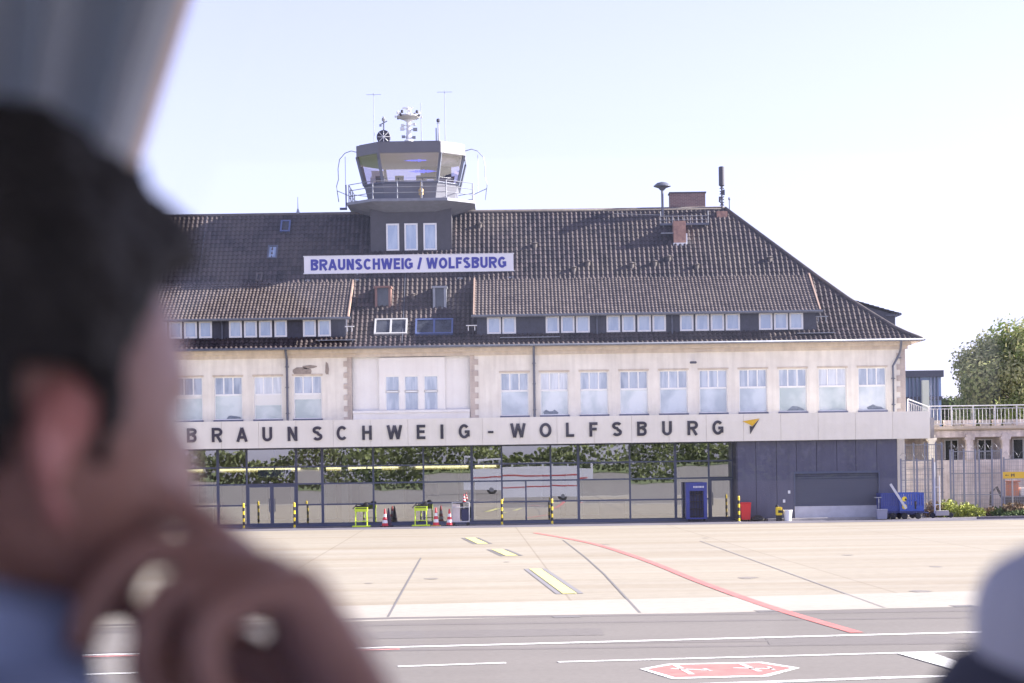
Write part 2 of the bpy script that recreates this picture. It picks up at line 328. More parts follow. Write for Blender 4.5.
# ------------------------------------------------------------------ ground
def ground_poly(name, pts, z, m, label=None):
    mb = MB(); mb.poly([(x, y, z) for x, y in pts]); o = mb.build(name, m); tag(o, kind='structure'); return o
def noise_ground(name, base, dark, sc1, sc2, rough=0.9, joint=None, streak=0.0, ochre=0):
    m, n, b = node_mat(name)
    tc = n.nodes.new('ShaderNodeTexCoord')
    a = n.nodes.new('ShaderNodeTexNoise'); a.inputs['Scale'].default_value = sc1; a.inputs['Detail'].default_value = 8; a.inputs['Roughness'].default_value = 0.65
    mp = n.nodes.new('ShaderNodeMapping'); mp.inputs['Scale'].default_value = (0.25, 1, 1) if streak else (1, 1, 1)
    n.links.new(tc.outputs['Object'], mp.inputs[0]); n.links.new(mp.outputs[0], a.inputs['Vector'])
    r = n.nodes.new('ShaderNodeValToRGB'); r.color_ramp.elements[0].position = 0.33; r.color_ramp.elements[1].position = 0.62
    r.color_ramp.elements[0].color = (*dark, 1); r.color_ramp.elements[1].color = (*base, 1); n.links.new(a.outputs['Fac'], r.inputs[0])
    last = r.outputs[0]
    a2 = n.nodes.new('ShaderNodeTexNoise'); a2.inputs['Scale'].default_value = sc2; a2.inputs['Detail'].default_value = 3; n.links.new(tc.outputs['Object'], a2.inputs['Vector'])
    r2 = n.nodes.new('ShaderNodeValToRGB'); r2.color_ramp.elements[0].color = (0.82, 0.82, 0.82, 1); r2.color_ramp.elements[1].color = (1.1, 1.1, 1.1, 1)
    n.links.new(a2.outputs['Fac'], r2.inputs[0])
    mx = n.nodes.new('ShaderNodeMix'); mx.data_type = 'RGBA'; mx.blend_type = 'MULTIPLY'; mx.inputs[0].default_value = 1
    n.links.new(last, mx.inputs[6]); n.links.new(r2.outputs[0], mx.inputs[7]); last = mx.outputs[2]
    if ochre:       # long rust-coloured and pale wash marks along the apron
        mp3 = n.nodes.new('ShaderNodeMapping'); mp3.inputs['Scale'].default_value = (0.035, 0.42, 1); mp3.inputs['Rotation'].default_value = (0, 0, R(2)); n.links.new(tc.outputs['Object'], mp3.inputs[0])
        a3 = n.nodes.new('ShaderNodeTexNoise'); a3.inputs['Scale'].default_value = 1; a3.inputs['Detail'].default_value = 6; a3.inputs['Roughness'].default_value = .6; n.links.new(mp3.outputs[0], a3.inputs['Vector'])
        r3 = n.nodes.new('ShaderNodeValToRGB'); r3.color_ramp.elements[0].position = .34; r3.color_ramp.elements[0].color = (.90, .83, .75, 1); r3.color_ramp.elements[1].position = .66; r3.color_ramp.elements[1].color = (1.07, 1.06, 1.06, 1)
        e3 = r3.color_ramp.elements.new(.5); e3.color = (1, .97, .93, 1); n.links.new(a3.outputs['Fac'], r3.inputs[0])
        mx3 = n.nodes.new('ShaderNodeMix'); mx3.data_type = 'RGBA'; mx3.blend_type = 'MULTIPLY'; mx3.inputs[0].default_value = 1; n.links.new(last, mx3.inputs[6]); n.links.new(r3.outputs[0], mx3.inputs[7]); last = mx3.outputs[2]
    if joint:
        br = n.nodes.new('ShaderNodeTexBrick'); br.offset = 0; br.inputs['Scale'].default_value = 1; br.inputs['Mortar Size'].default_value = 0.03
        br.inputs['Brick Width'].default_value = joint; br.inputs['Row Height'].default_value = joint
        br.inputs['Color1'].default_value = (1, 1, 1, 1); br.inputs['Color2'].default_value = (0.94, 0.94, 0.95, 1); br.inputs['Mortar'].default_value = (0.72, 0.68, 0.66, 1)
        mp2 = n.nodes.new('ShaderNodeMapping'); mp2.inputs['Rotation'].default_value = (0, 0, R(-1.2)); n.links.new(tc.outputs['Object'], mp2.inputs[0]); n.links.new(mp2.outputs[0], br.inputs['Vector'])
        mx2 = n.nodes.new('ShaderNodeMix'); mx2.data_type = 'RGBA'; mx2.blend_type = 'MULTIPLY'; mx2.inputs[0].default_value = 0.8
        n.links.new(last, mx2.inputs[6]); n.links.new(br.outputs['Color'], mx2.inputs[7]); last = mx2.outputs[2]
    n.links.new(last, b.inputs['Base Color']); b.inputs['Roughness'].default_value = rough; b.inputs['Specular IOR Level'].default_value = 0.25
    return m
M_apron = noise_ground('apron_concrete', (0.330, 0.306, 0.258), (0.298, 0.270, 0.222), 0.16, 3.0, joint=7.5, streak=1, ochre=1)
M_taxi = noise_ground('taxiway_asphalt', (0.192, 0.176, 0.164), (0.163, 0.149, 0.139), 0.25, 9.0, streak=1)
M_strip = noise_ground('strip_asphalt', (0.17, 0.16, 0.19), (0.11, 0.105, 0.13), 0.4, 6.0)
M_field = noise_ground('grass_field', (0.12, 0.15, 0.045), (0.08, 0.10, 0.035), 0.05, 1.0)
M_edge = noise_ground('apron_edge_concrete', (0.370, 0.342, 0.300), (0.345, 0.318, 0.28), 0.3, 4.0)
M_gravel = noise_ground('pale_paving', (0.46, 0.42, 0.38), (0.36, 0.32, 0.28), 0.6, 8)

ground_poly('ground', [(-3000, -3000), (3000, -3000), (3000, 3000), (-3000, 3000)], -0.05, M_field)
e1, e2 = G(380, 621), G(975, 606.5)
sl_ = (e2[1] - e1[1]) / (e2[0] - e1[0])
def edge(x, off=0): return e1[1] + (x - e1[0]) * sl_ + off
def strip_between(name, xa, xb, f0, f1, z, m):
    return ground_poly(name, [(xa, f0(xa)), (xb, f0(xb)), (xb, f1(xb)), (xa, f1(xa))], z, m)
strip_between('apron', -90, 120, lambda x: edge(x), lambda x: 30.0, 0.0, M_apron)
strip_between('apron_edge', -90, 120, lambda x: edge(x), lambda x: edge(x, 4.6), 0.004, M_edge)
strip_between('taxiway', -400, 400, lambda x: -430.0, lambda x: edge(x), 0.002, M_taxi)
strip_between('service_road', -60, 70, lambda x: -6.6, lambda x: -1.2, 0.004, M_strip)
ground_poly('forecourt_paving', [(WX(897, 510, 0), -1.2), (60, -1.2), (60, 3.6), (WX(897, 510, 0), 3.6)], 0.006, M_gravel)

# painted markings
M_pw = mat('white_road_paint', (0.80, 0.79, 0.78), 0.7, var=0.12, scale=4)
M_pr = mat('red_road_paint', (0.52, 0.13, 0.12), 0.7, col2=(0.46, 0.19, 0.165), scale=3)
M_pk = mat('faded_pink_paint', (0.72, 0.26, 0.25), 0.7, col2=(0.68, 0.34, 0.32), scale=3)
M_py = mat('yellow_road_paint', (0.56, 0.53, 0.26), 0.7, col2=(0.62, 0.58, 0.2), scale=3)
M_pd = mat('dark_seal', (0.15, 0.14, 0.14), 0.8)
def ribbon(name, pts, wd, m, z=0.010):
    """a painted line: pts are ground points, wd its width in metres"""
    mb = MB(); P = [Vector((x, y)) for x, y in pts]; L = []
    for k, p in enumerate(P):
        d = (P[min(k + 1, len(P) - 1)] - P[max(k - 1, 0)]).normalized(); nrm = Vector((-d.y, d.x)) * wd / 2
        L.append((p + nrm, p - nrm))
    for k in range(len(P) - 1):
        a, b = L[k], L[k + 1]; mb.quad((*a[0], z), (*a[1], z), (*b[1], z), (*b[0], z))
    return tag(mb.build(name, m), kind='structure')
ribbon('edge_line', [G(-80, 660), G(300, 650), G(500, 645), G(800, 637), G(1120, 629)], 0.22, M_pw)
ribbon('pink_line', [G(-80, 661.5), G(400, 649.8)], 0.12, M_pk, 0.014)
ribbon('lane_line', [G(558, 662.5), G(905, 653.2), G(1100, 648)], 0.16, M_pw)
ribbon('lane_line', [G(398, 667), G(506, 663.3)], 0.16, M_pw)
ribbon('lane_line', [G(-60, 679), G(186, 672)], 0.16, M_pw)
ribbon('lane_line', [G(700, 685), G(880, 678.5), G(1100, 672)], 0.22, M_pw)
a, b, c, d = G(898, 654.3), G(930, 653.2), G(990, 672), G(968, 674.5)
ground_poly('stop_bar', [a, b, c, d], 0.014, M_pw)
def smooth_path(pts, n=8):
    out = []
    for i in range(len(pts) - 1):
        p0 = Vector(pts[max(i - 1, 0)]); p1 = Vector(pts[i]); p2 = Vector(pts[i + 1]); p3 = Vector(pts[min(i + 2, len(pts) - 1)])
        for k in range(n):
            t = k / n; out.append(0.5 * ((2 * p1) + (p2 - p0) * t + (2 * p0 - 5 * p1 + 4 * p2 - p3) * t * t + (3 * p1 - p0 - 3 * p2 + p3) * t ** 3))
    out.append(Vector(pts[-1])); return out
ribbon('red_guide_line', smooth_path([G(535, 533), G(575, 540), G(605, 547), G(650, 562), G(700, 582), G(770, 607), G(857, 633)]), 0.25, M_pr)
ribbon('apron_joint', [G(563, 540), G(585, 557), G(604, 574), G(640, 613)], 0.055, M_pd, 0.007)
ribbon('apron_joint', [G(421, 558), G(388, 617)], 0.05, M_pd, 0.007)
ribbon('apron_joint', [G(700, 541), G(885, 608)], 0.06, mat('pale_seal', (0.22, 0.2, 0.19), 0.8), 0.007)
for (u0, u1, v0) in ((553, 580, 617.3), (756, 778, 611.5), (952, 975, 606.5)):
    ribbon('drain_slot', [G(u0, v0), G(u1, v0 - (u1 - u0) * 0.024)], 0.45, M_pd, 0.008)
def bar(p0, p1, wd, m, nm, z=0.010): return ribbon(nm, [p0, p1], wd, m, z)
for (u0, v0, u1, v1, wd) in ((535, 569, 570, 594, 0.62), (470, 538, 483, 544, .75), (497, 549.5, 512, 556, .75)):
    p0, p1 = Vector(G(u0, v0)), Vector(G(u1, v1)); p1 = p0 + (p1 - p0)
    bar(p0, p1, wd * 0.55, M_py, 'yellow_marking', 0.014)
    for s in (-1, 1):
        d = (p1 - p0).normalized(); n_ = Vector((-d.y, d.x)) * s * wd * 0.42
        bar(p0 + n_, p1 + n_, 0.13, M_pd if wd > .7 else mat('grey_surround', (0.2, 0.19, 0.2), 0.8), 'marking_border', 0.009)
# red hexagonal field with white outline and two aircraft symbols
hexo = [G(640, 669.5), G(668, 664.5), G(762, 662.5), G(800, 668.5), G(768, 677), G(672, 679.5)]
cxh = sum(p[0] for p in hexo) / 6; cyh = sum(p[1] for p in hexo) / 6
ground_poly('sign_outline', hexo, 0.010, M_pw)
ground_poly('sign_field', [(cxh + (x - cxh) * 0.91, cyh + (y - cyh) * 0.84) for x, y in hexo], 0.014, M_pr)
for pts, wd in (((671, 669.6, 709, 671.4), .10), ((675, 666, 692, 675.5), .09), ((704, 669.6, 711, 672), .06), ((733, 669.0, 773, 669.8), .10), ((741, 665, 760, 672.5), .09), ((768, 667.8, 774, 671), .06)):
    ribbon('aircraft_symbol', [G(pts[0], pts[1]), G(pts[2], pts[3])], wd, mat('worn_white_paint', (.62, .52, .50), .7, var=.15, scale=4), 0.018)
# dark tyre tracks and sealed patches on the taxiway, oil spots on the apron
M_tyre = mat('tyre_rubber_track', (.150, .133, .126), .8, var=.12, scale=1.5); M_patch = mat('asphalt_patch', (.150, .135, .128), .85, var=.15, scale=5)
for v0, v1, wd in ((628, 612, .5), (634.5, 619, .35), (655, 640, .3), (660, 644.5, .3)):
    ribbon('tyre_track', [G(-60, v0 + 2), G(400, v0 - 5 + (v1 - v0) * .3), G(1090, v1 - 3)], wd, M_tyre, 0.005)
for (u, v, a, b) in ((470, 634, 2.4, .8), (860, 641, 1.6, .7)):
    x, y = G(u, v); ground_poly('asphalt_patch', [(x - a, y - b), (x + a, y - b + .1), (x + a, y + b), (x - a + .1, y + b)], 0.006, M_patch)
rs = random.Random(21)
M_oil = mat('oil_spot', (.24, .21, .18), .6, var=.2, scale=3)
for k in range(9):
    u, v = rs.uniform(330, 940), rs.uniform(536, 598); x, y = G(u, v); q = rs.uniform(.08, .3)
    ground_poly('oil_spot', [(x + q * math.cos(t * .7) * rs.uniform(.7, 1.2), y + q * 1.6 * math.sin(t * .7) * rs.uniform(.7, 1.2)) for t in range(9)], 0.0065, M_oil)
# ================================================================== TERMINAL BUILDING
WY = 2.0                       # plane of the old front wall
XC = -5.36                     # middle of the old building
XL, XR = XC - 26.55, XC + 26.55
BACK = 17.4
term = thing('terminal_building', 'long pale old airport terminal with hipped dark tile roof and modern glass front', 'building', (XC, WY, 0))
T = term.location.copy()
def P(mb, name, m, parent=None, **k):
    """part (or sub-part) of the terminal, built in world coordinates"""
    o = mb.build(name, m, None, **k)
    o.parent = parent or term
    o.location = Vector(o.location) - T
    return o
# all parts of the terminal sit at the same local origin (-T), so a sub-part just needs no offset
def SP(mb, name, m, parent, **k):
    o = mb.build(name, m, None, **k); o.parent = parent; return o

WZ0, WZ1 = 5.73, 8.04          # window opening
PITCHW = 2.136; WW = 1.5
wins = []
for s in (-1, 1):
    for k in range(10): wins.append(XC + s * (5.56 + PITCHW * k))
wins.sort()
# ---- old wall
mb = MB()
bayL, bayR = WX(352, 380, WY), WX(470, 380, WY)
def wall_run(x0, x1, ws):
    mb.box(x0, x1, WY, WY + .4, 4.3, WZ0); mb.box(x0, x1, WY, WY + .4, WZ1, 9.45)
    xs = x0
    for c in ws: mb.box(xs, c - WW / 2, WY, WY + .4, WZ0, WZ1); xs = c + WW / 2
    mb.box(xs, x1, WY, WY + .4, WZ0, WZ1)
wall_run(XL, bayL, [c for c in wins if c < XC]); wall_run(bayR, XR, [c for c in wins if c > XC])
mb.box(XR - .4, XR, WY + .4, BACK, 0, 9.45); mb.box(XL, XL + .4, WY + .4, BACK, 0, 9.45); mb.box(XL, XR, BACK, BACK + .4, 0, 9.45)
P(mb, 'wall', M_wall)
mb = MB(); mb.box(XL + .4, XR - .4, WY + .9, WY + 1, 4.3, 9.3); P(mb, 'inner_wall', mat('room_wall', (.3, .3, .32), .9))
# damp stains / bare patches above a window on the left
for (u, v, w_, h_) in ((301, 371, .75, .28), (309, 367, .5, .16), (327, 369, .12, .5)):
    x, z = W(u, v, WY); n = 9; mb = MB(); mb.poly([(x + w_ * math.cos(6.283 * k / n) * random.uniform(.6, 1.1), WY - .012, z + h_ * math.sin(6.283 * k / n) * random.uniform(.5, 1.1)) for k in range(n)])
    P(mb, 'bare_plaster_patch', mat('bare_plaster', (.34, .29, .26), .95, var=.3, scale=6))
# cornice
mb = MB(); mb.box(XL - .14, XR + .14, WY - .14, WY + .0, 9.0, 9.2); mb.box(XL - .3, XR + .3, WY - .32, WY - .0, 9.2, 9.42)
mb.box(XR, XR + .3, WY, BACK, 9.2, 9.42); P(mb, 'cornice', M_cornice)
mb = MB(); mb.box(XL - .8, XR + .8, 1.34, WY - .33, 9.38, 9.43); mb.box(XR + .31, XR + .8, WY - .33, BACK + .6, 9.38, 9.43); P(mb, 'soffit', mat('soffit_board', (.45, .38, .32), .8, var=.2))
# quoins
for (x, side, name) in ((bayL, -1, 'q'), (bayR, 1, 'q'), (XR, -1, 'q')):
    mb = MB(); z = 5.2; k = 0
    while z < 8.95:
        w_ = .45 if k % 2 else .25
        xa, xb = (x, x + side * w_); mb.box(min(xa, xb), max(xa, xb) + (.02 if x == XR else 0), WY - .03, WY + (.4 if x != XR else .3), z, min(z + .29, 9.0)); z += .3; k += 1
    P(mb, 'quoins', M_quoin)
# central bay: recessed pale render with raised panel and three windows
mb = MB(); mb.box(bayL, bayR, WY + .18, WY + .4, 4.3, 9.45)
P(mb, 'bay_wall', M_bay)
pL, pR = WX(379, 380, WY), WX(445, 380, WY)
mb = MB(); wz0, wz1 = WZ(411, 410, WY), WZ(411, 376, WY); zt = WZ(411, 361, WY)
cs = [WX(392.5, 392, WY), WX(411.5, 392, WY), WX(431, 392, WY)]; hw = .37
mb.box(pL, pR, WY + .04, WY + .17, wz1, zt + .2); xs = pL
for c in cs: mb.box(xs, c - hw, WY + .04, WY + .17, wz0, wz1); xs = c + hw
mb.box(xs, pR, WY + .04, WY + .17, wz0, wz1); P(mb, 'bay_panel', M_bay)
mb = MB(); mb.box(bayL + .02, bayR - .02, WY - .12, WY + .17, wz0 - .14, wz0 - .01); mb.box(bayL + .04, bayR - .04, WY - .04, WY + .17, 4.4, wz0 - .142); P(mb, 'bay_ledge', M_bay)
for c in cs:
    mb = MB(); zm = wz0 + (wz1 - wz0) * .55
    for (a, b) in ((wz0, zm - .04), (zm + .04, wz1)):
        mb.box(c - hw + .04, c + hw - .04, WY + .12, WY + .14, a + .03, b - .03, 1)
    mb.box(c - hw, c + hw, WY + .10, WY + .16, zm - .04, zm + .04); mb.box(c - hw, c - hw + .04, WY + .10, WY + .16, wz0, wz1); mb.box(c + hw - .04, c + hw, WY + .10, WY + .16, wz0, wz1)
    mb.box(c - hw + .04, c + hw - .04, WY + .10, WY + .16, wz0, wz0 + .03); mb.box(c - hw + .04, c + hw - .04, WY + .10, WY + .16, wz1 - .03, wz1)
    P(mb, 'bay_window', [M_white, M_pane])
# the row of tall windows, three lights over one
M_sill = mat('dark_blue_sill', (.09, .10, .17), .5)
for c in wins:
    if c < -25.5: pass
    x0, x1 = c - WW / 2, c + WW / 2; ya, yb = WY + .12, WY + .18; zm = WZ0 + (WZ1 - WZ0) * .58
    mb = MB(); f = .05
    mb.box(x0, x0 + f, ya, yb, WZ0, WZ1); mb.box(x1 - f, x1, ya, yb, WZ0, WZ1); mb.box(x0 + f, x1 - f, ya, yb, WZ1 - f, WZ1); mb.box(x0 + f, x1 - f, ya, yb, WZ0, WZ0 + f)
    mb.box(x0 + f, x1 - f, ya - .02, yb, zm - .05, zm + .05)
    for k in (1, 2): xx = x0 + (x1 - x0) * k / 3; mb.box(xx - .035, xx + .035, ya, yb, zm + .05, WZ1 - f)
    wo = P(mb, 'window', M_white)
    mb = MB(); mb.box(x0 + f, x1 - f, ya + .02, ya + .04, zm + .05, WZ1 - f, 0)
    mb.box(x0 + f, x1 - f, ya + .02, ya + .04, WZ0 + f, zm - .05, 1)
    SP(mb, 'pane', [random.choice(M_up), random.choice(M_low)], wo)
    if random.random() < .4:
        mb = MB(); mb.box(x0 + f, x1 - f, ya + .008, ya + .019, zm + .05 - random.uniform(.15, .7), zm - .052); SP(mb, 'blind', mat('window_blind', (.72, .72, .70), .8), wo)
    rr = random.random()
    if rr < .35:       # things standing on the inner sill, read as a darker shape low in the pane
        mb = MB(); n = 7; cx_ = c + random.uniform(-.25, .25)
        mb.poly([(cx_ + random.uniform(.3, .5) * math.cos(math.pi * k / n), ya + .014, WZ0 + f + .01 + random.uniform(.15, .32) * math.sin(math.pi * k / n)) for k in range(n + 1)])
        SP(mb, 'plant_silhouette', mat('sill_plants', (.24, .28, .34), .8, var=.4, scale=8), wo)
    mb = MB(); mb.box(x0 - .05, x1 + .05, WY - .1, WY + .11, WZ0 - .10, WZ0 - .005); SP(mb, 'sill', M_sill, wo)
    mb = MB(); mb.box(x0 - .08, x1 + .08, WY - .02, WY + .0, WZ1 + .004, WZ1 + .10); SP(mb, 'lintel', M_cornice, wo)
# camera / lamp on the wall
mb = MB(); x, z = W(693, 362, WY); mb.box(x - .04, x + .04, WY - .3, WY, z - .02, z + .03); mb.box(x - .2, x + .16, WY - .42, WY - .25, z - .1, z + .02); P(mb, 'wall_lamp', M_greydk, bevel=.02)

# ---- gutter and downpipes
mb = MB(); mb.tube([(XL - .85, 1.24, 9.47), (XR + .9, 1.24, 9.47)], .065, 8); mb.tube([(XR + .93, 1.24, 9.47), (XR + .93, BACK + .7, 9.47)], .065, 8); P(mb, 'gutter', M_zinc, smooth=True)
for u in (287, 534, 893):
    x = WX(u, 370, WY - .1); q = .35 if u == 893 else 0.0
    mb = MB(); mb.tube([(x + q, 1.3, 9.42), (x + q, 1.45, 9.1), (x + q, WY - .18, 8.75), (x, WY - .13, 8.1), (x, WY - .13, 5.3)] if q else [(x, 1.3, 9.42), (x, 1.5, 9.2), (x, WY - .13, 8.9), (x, WY - .13, 5.3)], .065, 8)
    for z in (6.0, 7.4, 8.5): mb.box(x - .09 + (q if z > 8.4 else 0), x + .09 + (q if z > 8.4 else 0), WY - .22, WY, z, z + .05)
    P(mb, 'downpipe', M_zinc, smooth=False)

# ================================================================== ROOF of pantiles
EY, RY, EZ, RZ = 1.3, 9.7, 9.45, 17.65
HALF_E, HALF_R = 27.4, 17.85
PROF = [(0, 0), (.07, .04), (.136, .088), (.246, .19), (.367, .307), (.51, .46), (1, 1)]
def hprof(t):
    for (a, b), (c, d) in zip(PROF, PROF[1:]):
        if t <= c + 1e-9: return b + (d - b) * (t - a) / (c - a)
    return 1
def roofz(y): return EZ + hprof((y - EY) / (RY - EY)) * (RZ - EZ)
from mathutils import noise as mnoise
WAVE = [0.0, .012, .040, .052, .030]
def tiles(name, prof, lim, m, parent_fn, tf, tw=.265, row=.345, phase=0.0, amp=1.35):
    """prof: list of (run, height) points up the slope; lim(run)->(e0,e1) along the eave; tf(e, run, height)->world"""
    seg = [0]
    for (a, b), (c, d) in zip(prof, prof[1:]): seg.append(seg[-1] + math.hypot(c - a, d - b))
    L = seg[-1]; nrow = max(1, round(L / row)); rw = L / nrow
    def at(s):
        for k in range(len(seg) - 1):
            if s <= seg[k + 1] + 1e-9:
                t = (s - seg[k]) / (seg[k + 1] - seg[k]); a, b = prof[k], prof[k + 1]
                r_, h_ = a[0] + (b[0] - a[0]) * t, a[1] + (b[1] - a[1]) * t
                nx, nz = -(b[1] - a[1]), (b[0] - a[0]); ln = math.hypot(nx, nz); return r_, h_, nx / ln, nz / ln
    e_lo = min(lim(p[0])[0] for p in prof); e_hi = max(lim(p[0])[1] for p in prof)
    n0, n1 = math.floor((e_lo - phase) / tw) - 1, math.ceil((e_hi - phase) / tw) + 1
    xs = []
    for k in range(n0, n1):
        for j, h in enumerate(WAVE): xs.append((phase + (k + j / 5) * tw, h, k))
    V, Fc, UV = [], [], []
    lines = []
    for k in range(nrow): lines += [(k * rw, .035, k), ((k + 1) * rw, 0.004, k)]
    rnd = random.Random(3)
    for (s, off, k) in lines:
        r_, h_, nx, nz = at(min(s, L)); a, b = lim(r_)
        jit = {}
        for (x, hw_, kk) in xs:
            if kk not in jit: jit[kk] = rnd.uniform(-.004, .006)
            o = off + hw_ * amp + jit[kk]; xc = min(max(x, a), b)
            o += .035 * mnoise.noise(Vector((x * .22, s * .3, 3.1))) + .012 * mnoise.noise(Vector((x * .9, s * .9, 7)))
            V.append(tf(xc, r_ + nx * o, h_ + nz * o))
    n = len(xs)
    for li in range(len(lines) - 1):
        for j in range(n - 1):
            i = li * n + j
            if (Vector(V[i]) - Vector(V[i + 1])).length < 1e-4 and (Vector(V[i + n]) - Vector(V[i + n + 1])).length < 1e-4: continue
            Fc.append((i, i + 1, i + n + 1, i + n)); UV.append((xs[j][2] + .5, lines[li][2] + .5))
    me = bpy.data.meshes.new(name); me.from_pydata(V, [], Fc); me.materials.append(m)
    ul = me.uv_layers.new(name='tile'); data = []
    for u_ in UV: data += [u_[0], u_[1]] * 4
    ul.data.foreach_set('uv', data)
    me.validate(); o = bpy.data.objects.new(name, me); COL.objects.link(o); return o
run = RY - EY
mprof = [(t * run, h * (RZ - EZ)) for t, h in PROF]
def hiplim(r): q = HALF_E - (HALF_E - HALF_R) * r / run; return (XC - q, XC + q)
roof = tiles('roof', mprof, hiplim, M_tile, None, lambda e, r, h: (e, EY + r, EZ + h)); roof.parent = term; roof.location = -T
roof['label'] = 'dark brown pantile hipped roof'
# right hip face: eave along y
hr = HALF_E - HALF_R; hp = [(t * hr, h * (RZ - EZ)) for t, h in PROF]
BE = 2 * RY - EY
o = tiles('hip_slope', hp, lambda r: (EY + run * r / hr, BE - run * r / hr), M_tile, None, lambda e, r, h: (XC + HALF_E - r, e, EZ + h)); SPp = o; o.parent = roof
mb = MB()
for (a, b), (c, d) in zip(PROF, PROF[1:]):
    ya, yb = BE - a * run, BE - c * run; xa, xb = HALF_E - a * hr, HALF_E - c * hr; za, zb = EZ + b * (RZ - EZ), EZ + d * (RZ - EZ)
    mb.quad((XC + xa, ya, za), (XC - xa, ya, za), (XC - xb, yb, zb), (XC + xb, yb, zb))
    ya2, yb2 = EY + a * run, EY + c * run
    mb.quad((XC - xa, ya, za), (XC - xa, ya2, za), (XC - xb, yb2, zb), (XC - xb, yb, zb))
SP(mb, 'rear_slope', mat('plain_tile', (.09, .07, .07), .5, var=.3), roof)
mb = MB(); mb.tube([(XC - HALF_R, RY, RZ + .05), (XC + HALF_R, RY, RZ + .05)], .11, 8)
for s in (-1, 1):
    for yy in (EY, BE):
        pts = []
        for (a, b) in PROF: pts.append((XC + s * (HALF_E - a * hr), (EY + a * run) if yy == EY else (BE - a * run), EZ + b * (RZ - EZ) + .06))
        mb.tube(pts, .10, 8)
SP(mb, 'ridge_caps', M_ridge, roof, smooth=True)
# verge seams / snow hooks line visible as faint line down the slope
def slope_box(u0, u1, v0, v1, y, name, m, h=.25, parent=roof, frame=None, inner=None):
    """a little box let into the roof slope whose face is parallel to the slope"""
    x0, z0 = W(u0, v1, y); x1, z1 = W(u1, v0, y)
    # find y of the lower and upper edge on the slope
    def ysol(v, u):
        yy = 1.4
        while yy < 9.6 and WZ(u, v, yy) > roofz(yy): yy += .01
        return yy
    ya, yb = ysol(v1, u0), ysol(v0, u0)
    xa, xb = WX(u0, v1, ya), WX(u1, v1, ya); za, zb = roofz(ya), roofz(yb)
    d = Vector((0, yb - ya, zb - za)); L = d.length; d.normalize(); nrm = Vector((0, -d.z, d.y))
    def pt(x, s, n): q = Vector((x, ya, za)) + d * s + nrm * n; return tuple(q)
    mb = MB()
    def sb(xa, xb, s0, s1, n0, n1, mi):
        i = len(mb.v)
        mb.v += [pt(xa, s0, n0), pt(xb, s0, n0), pt(xb, s1, n0), pt(xa, s1, n0), pt(xa, s0, n1), pt(xb, s0, n1), pt(xb, s1, n1), pt(xa, s1, n1)]
        for f in ((0, 3, 2, 1), (4, 5, 6, 7), (0, 1, 5, 4), (1, 2, 6, 5), (2, 3, 7, 6), (3, 0, 4, 7)): mb.f.append(tuple(i + k for k in f)); mb.m.append(mi)
    f = .09
    sb(xa, xa + f, 0, L, -.05, h, 0); sb(xb - f, xb, 0, L, -.05, h, 0); sb(xa + f, xb - f, 0, f, -.05, h, 0); sb(xa + f, xb - f, L - f, L, -.05, h, 0)
    if inner == 2:
        xm = (xa + xb) / 2; sb(xm - .05, xm + .05, f, L - f, -.05, h, 0)
    sb(xa + f, xb - f, f, L - f, -.05, h - .05, 1)
    return SP(mb, name, m, parent)
M_skyblue = mat('blue_metal_flashing', (.09, .12, .26), .4)
slope_box(280, 290, 222, 233, 8, 'roof_window', [M_skyblue, M_darkpane], .14)
slope_box(267, 277, 247, 260, 8, 'roof_window', [M_zinc, M_dpane], .14)
slope_box(255.5, 262, 274, 282, 8, 'roof_vent', [M_ridge, M_darkpane], .1)
slope_box(374, 407, 321, 336, 3, 'roof_window', [mat('pale_frame', (.45, .45, .46), .5), M_darkpane], .16, inner=2)
slope_box(415, 453, 321, 336, 3, 'roof_window', [M_skyblue, M_darkpane], .16, inner=2)
for (u, v) in ((574, 272), (588, 266), (655, 266), (697, 269), (669, 261), (535, 248), (480, 228), (413, 299), (770, 262), (632, 268)):
    y = 1.5
    while WZ(u, v, y) > roofz(y) and y < 9.5: y += .02
    x = WX(u, v, y); mb = MB(); mb.lathe((x, y, roofz(y) - .1), [(.12, 0), (.12, .3), (.2, .34), (.03, .44)], 8); SP(mb, 'tile_vent', M_ridge, roof)
# two narrow hooded roof lights between the dormers
for (u0, u1, v0, v1, mm) in ((375, 391, 288, 308, mat('hood_brown', (.22, .12, .10), .7)), (433, 446.5, 288, 308, M_steel)):
    yb = 1.5
    while WZ(u0, v1, yb) > roofz(yb): yb += .02
    yb -= .05; x0, x1 = WX(u0, v1, yb), WX(u1, v1, yb); z0 = roofz(yb) - .1; z1 = WZ(u0, v0, yb); ye = yb
    while roofz(ye) < z1: ye += .02
    mb = MB(); f = .13
    mb.box(x0, x0 + f, yb, ye, z0, z1); mb.box(x1 - f, x1, yb, ye, z0, z1); mb.box(x0 - .05, x1 + .05, yb - .1, ye + .3, z1, z1 + .1); mb.box(x0 + f, x1 - f, yb, yb + .1, z0, z0 + .15)
    mb.box(x0 + f, x1 - f, yb + .06, yb + .1, z0 + .15, z1, 1)
    SP(mb, 'hooded_roof_light', [mm, M_darkpane], roof)
# leaf-like long cable down slope, gutters at the foot
for u in (198, 405):
    mb = MB(); x = WX(u, 260, 6); mb.tube([(x, RY - .1, RZ + .02)] + [(x, y, roofz(y) + .09) for y in (8, 6.2, 4.5, 3, 1.6)], .022, 5); SP(mb, 'lightning_wire', M_zinc, roof)

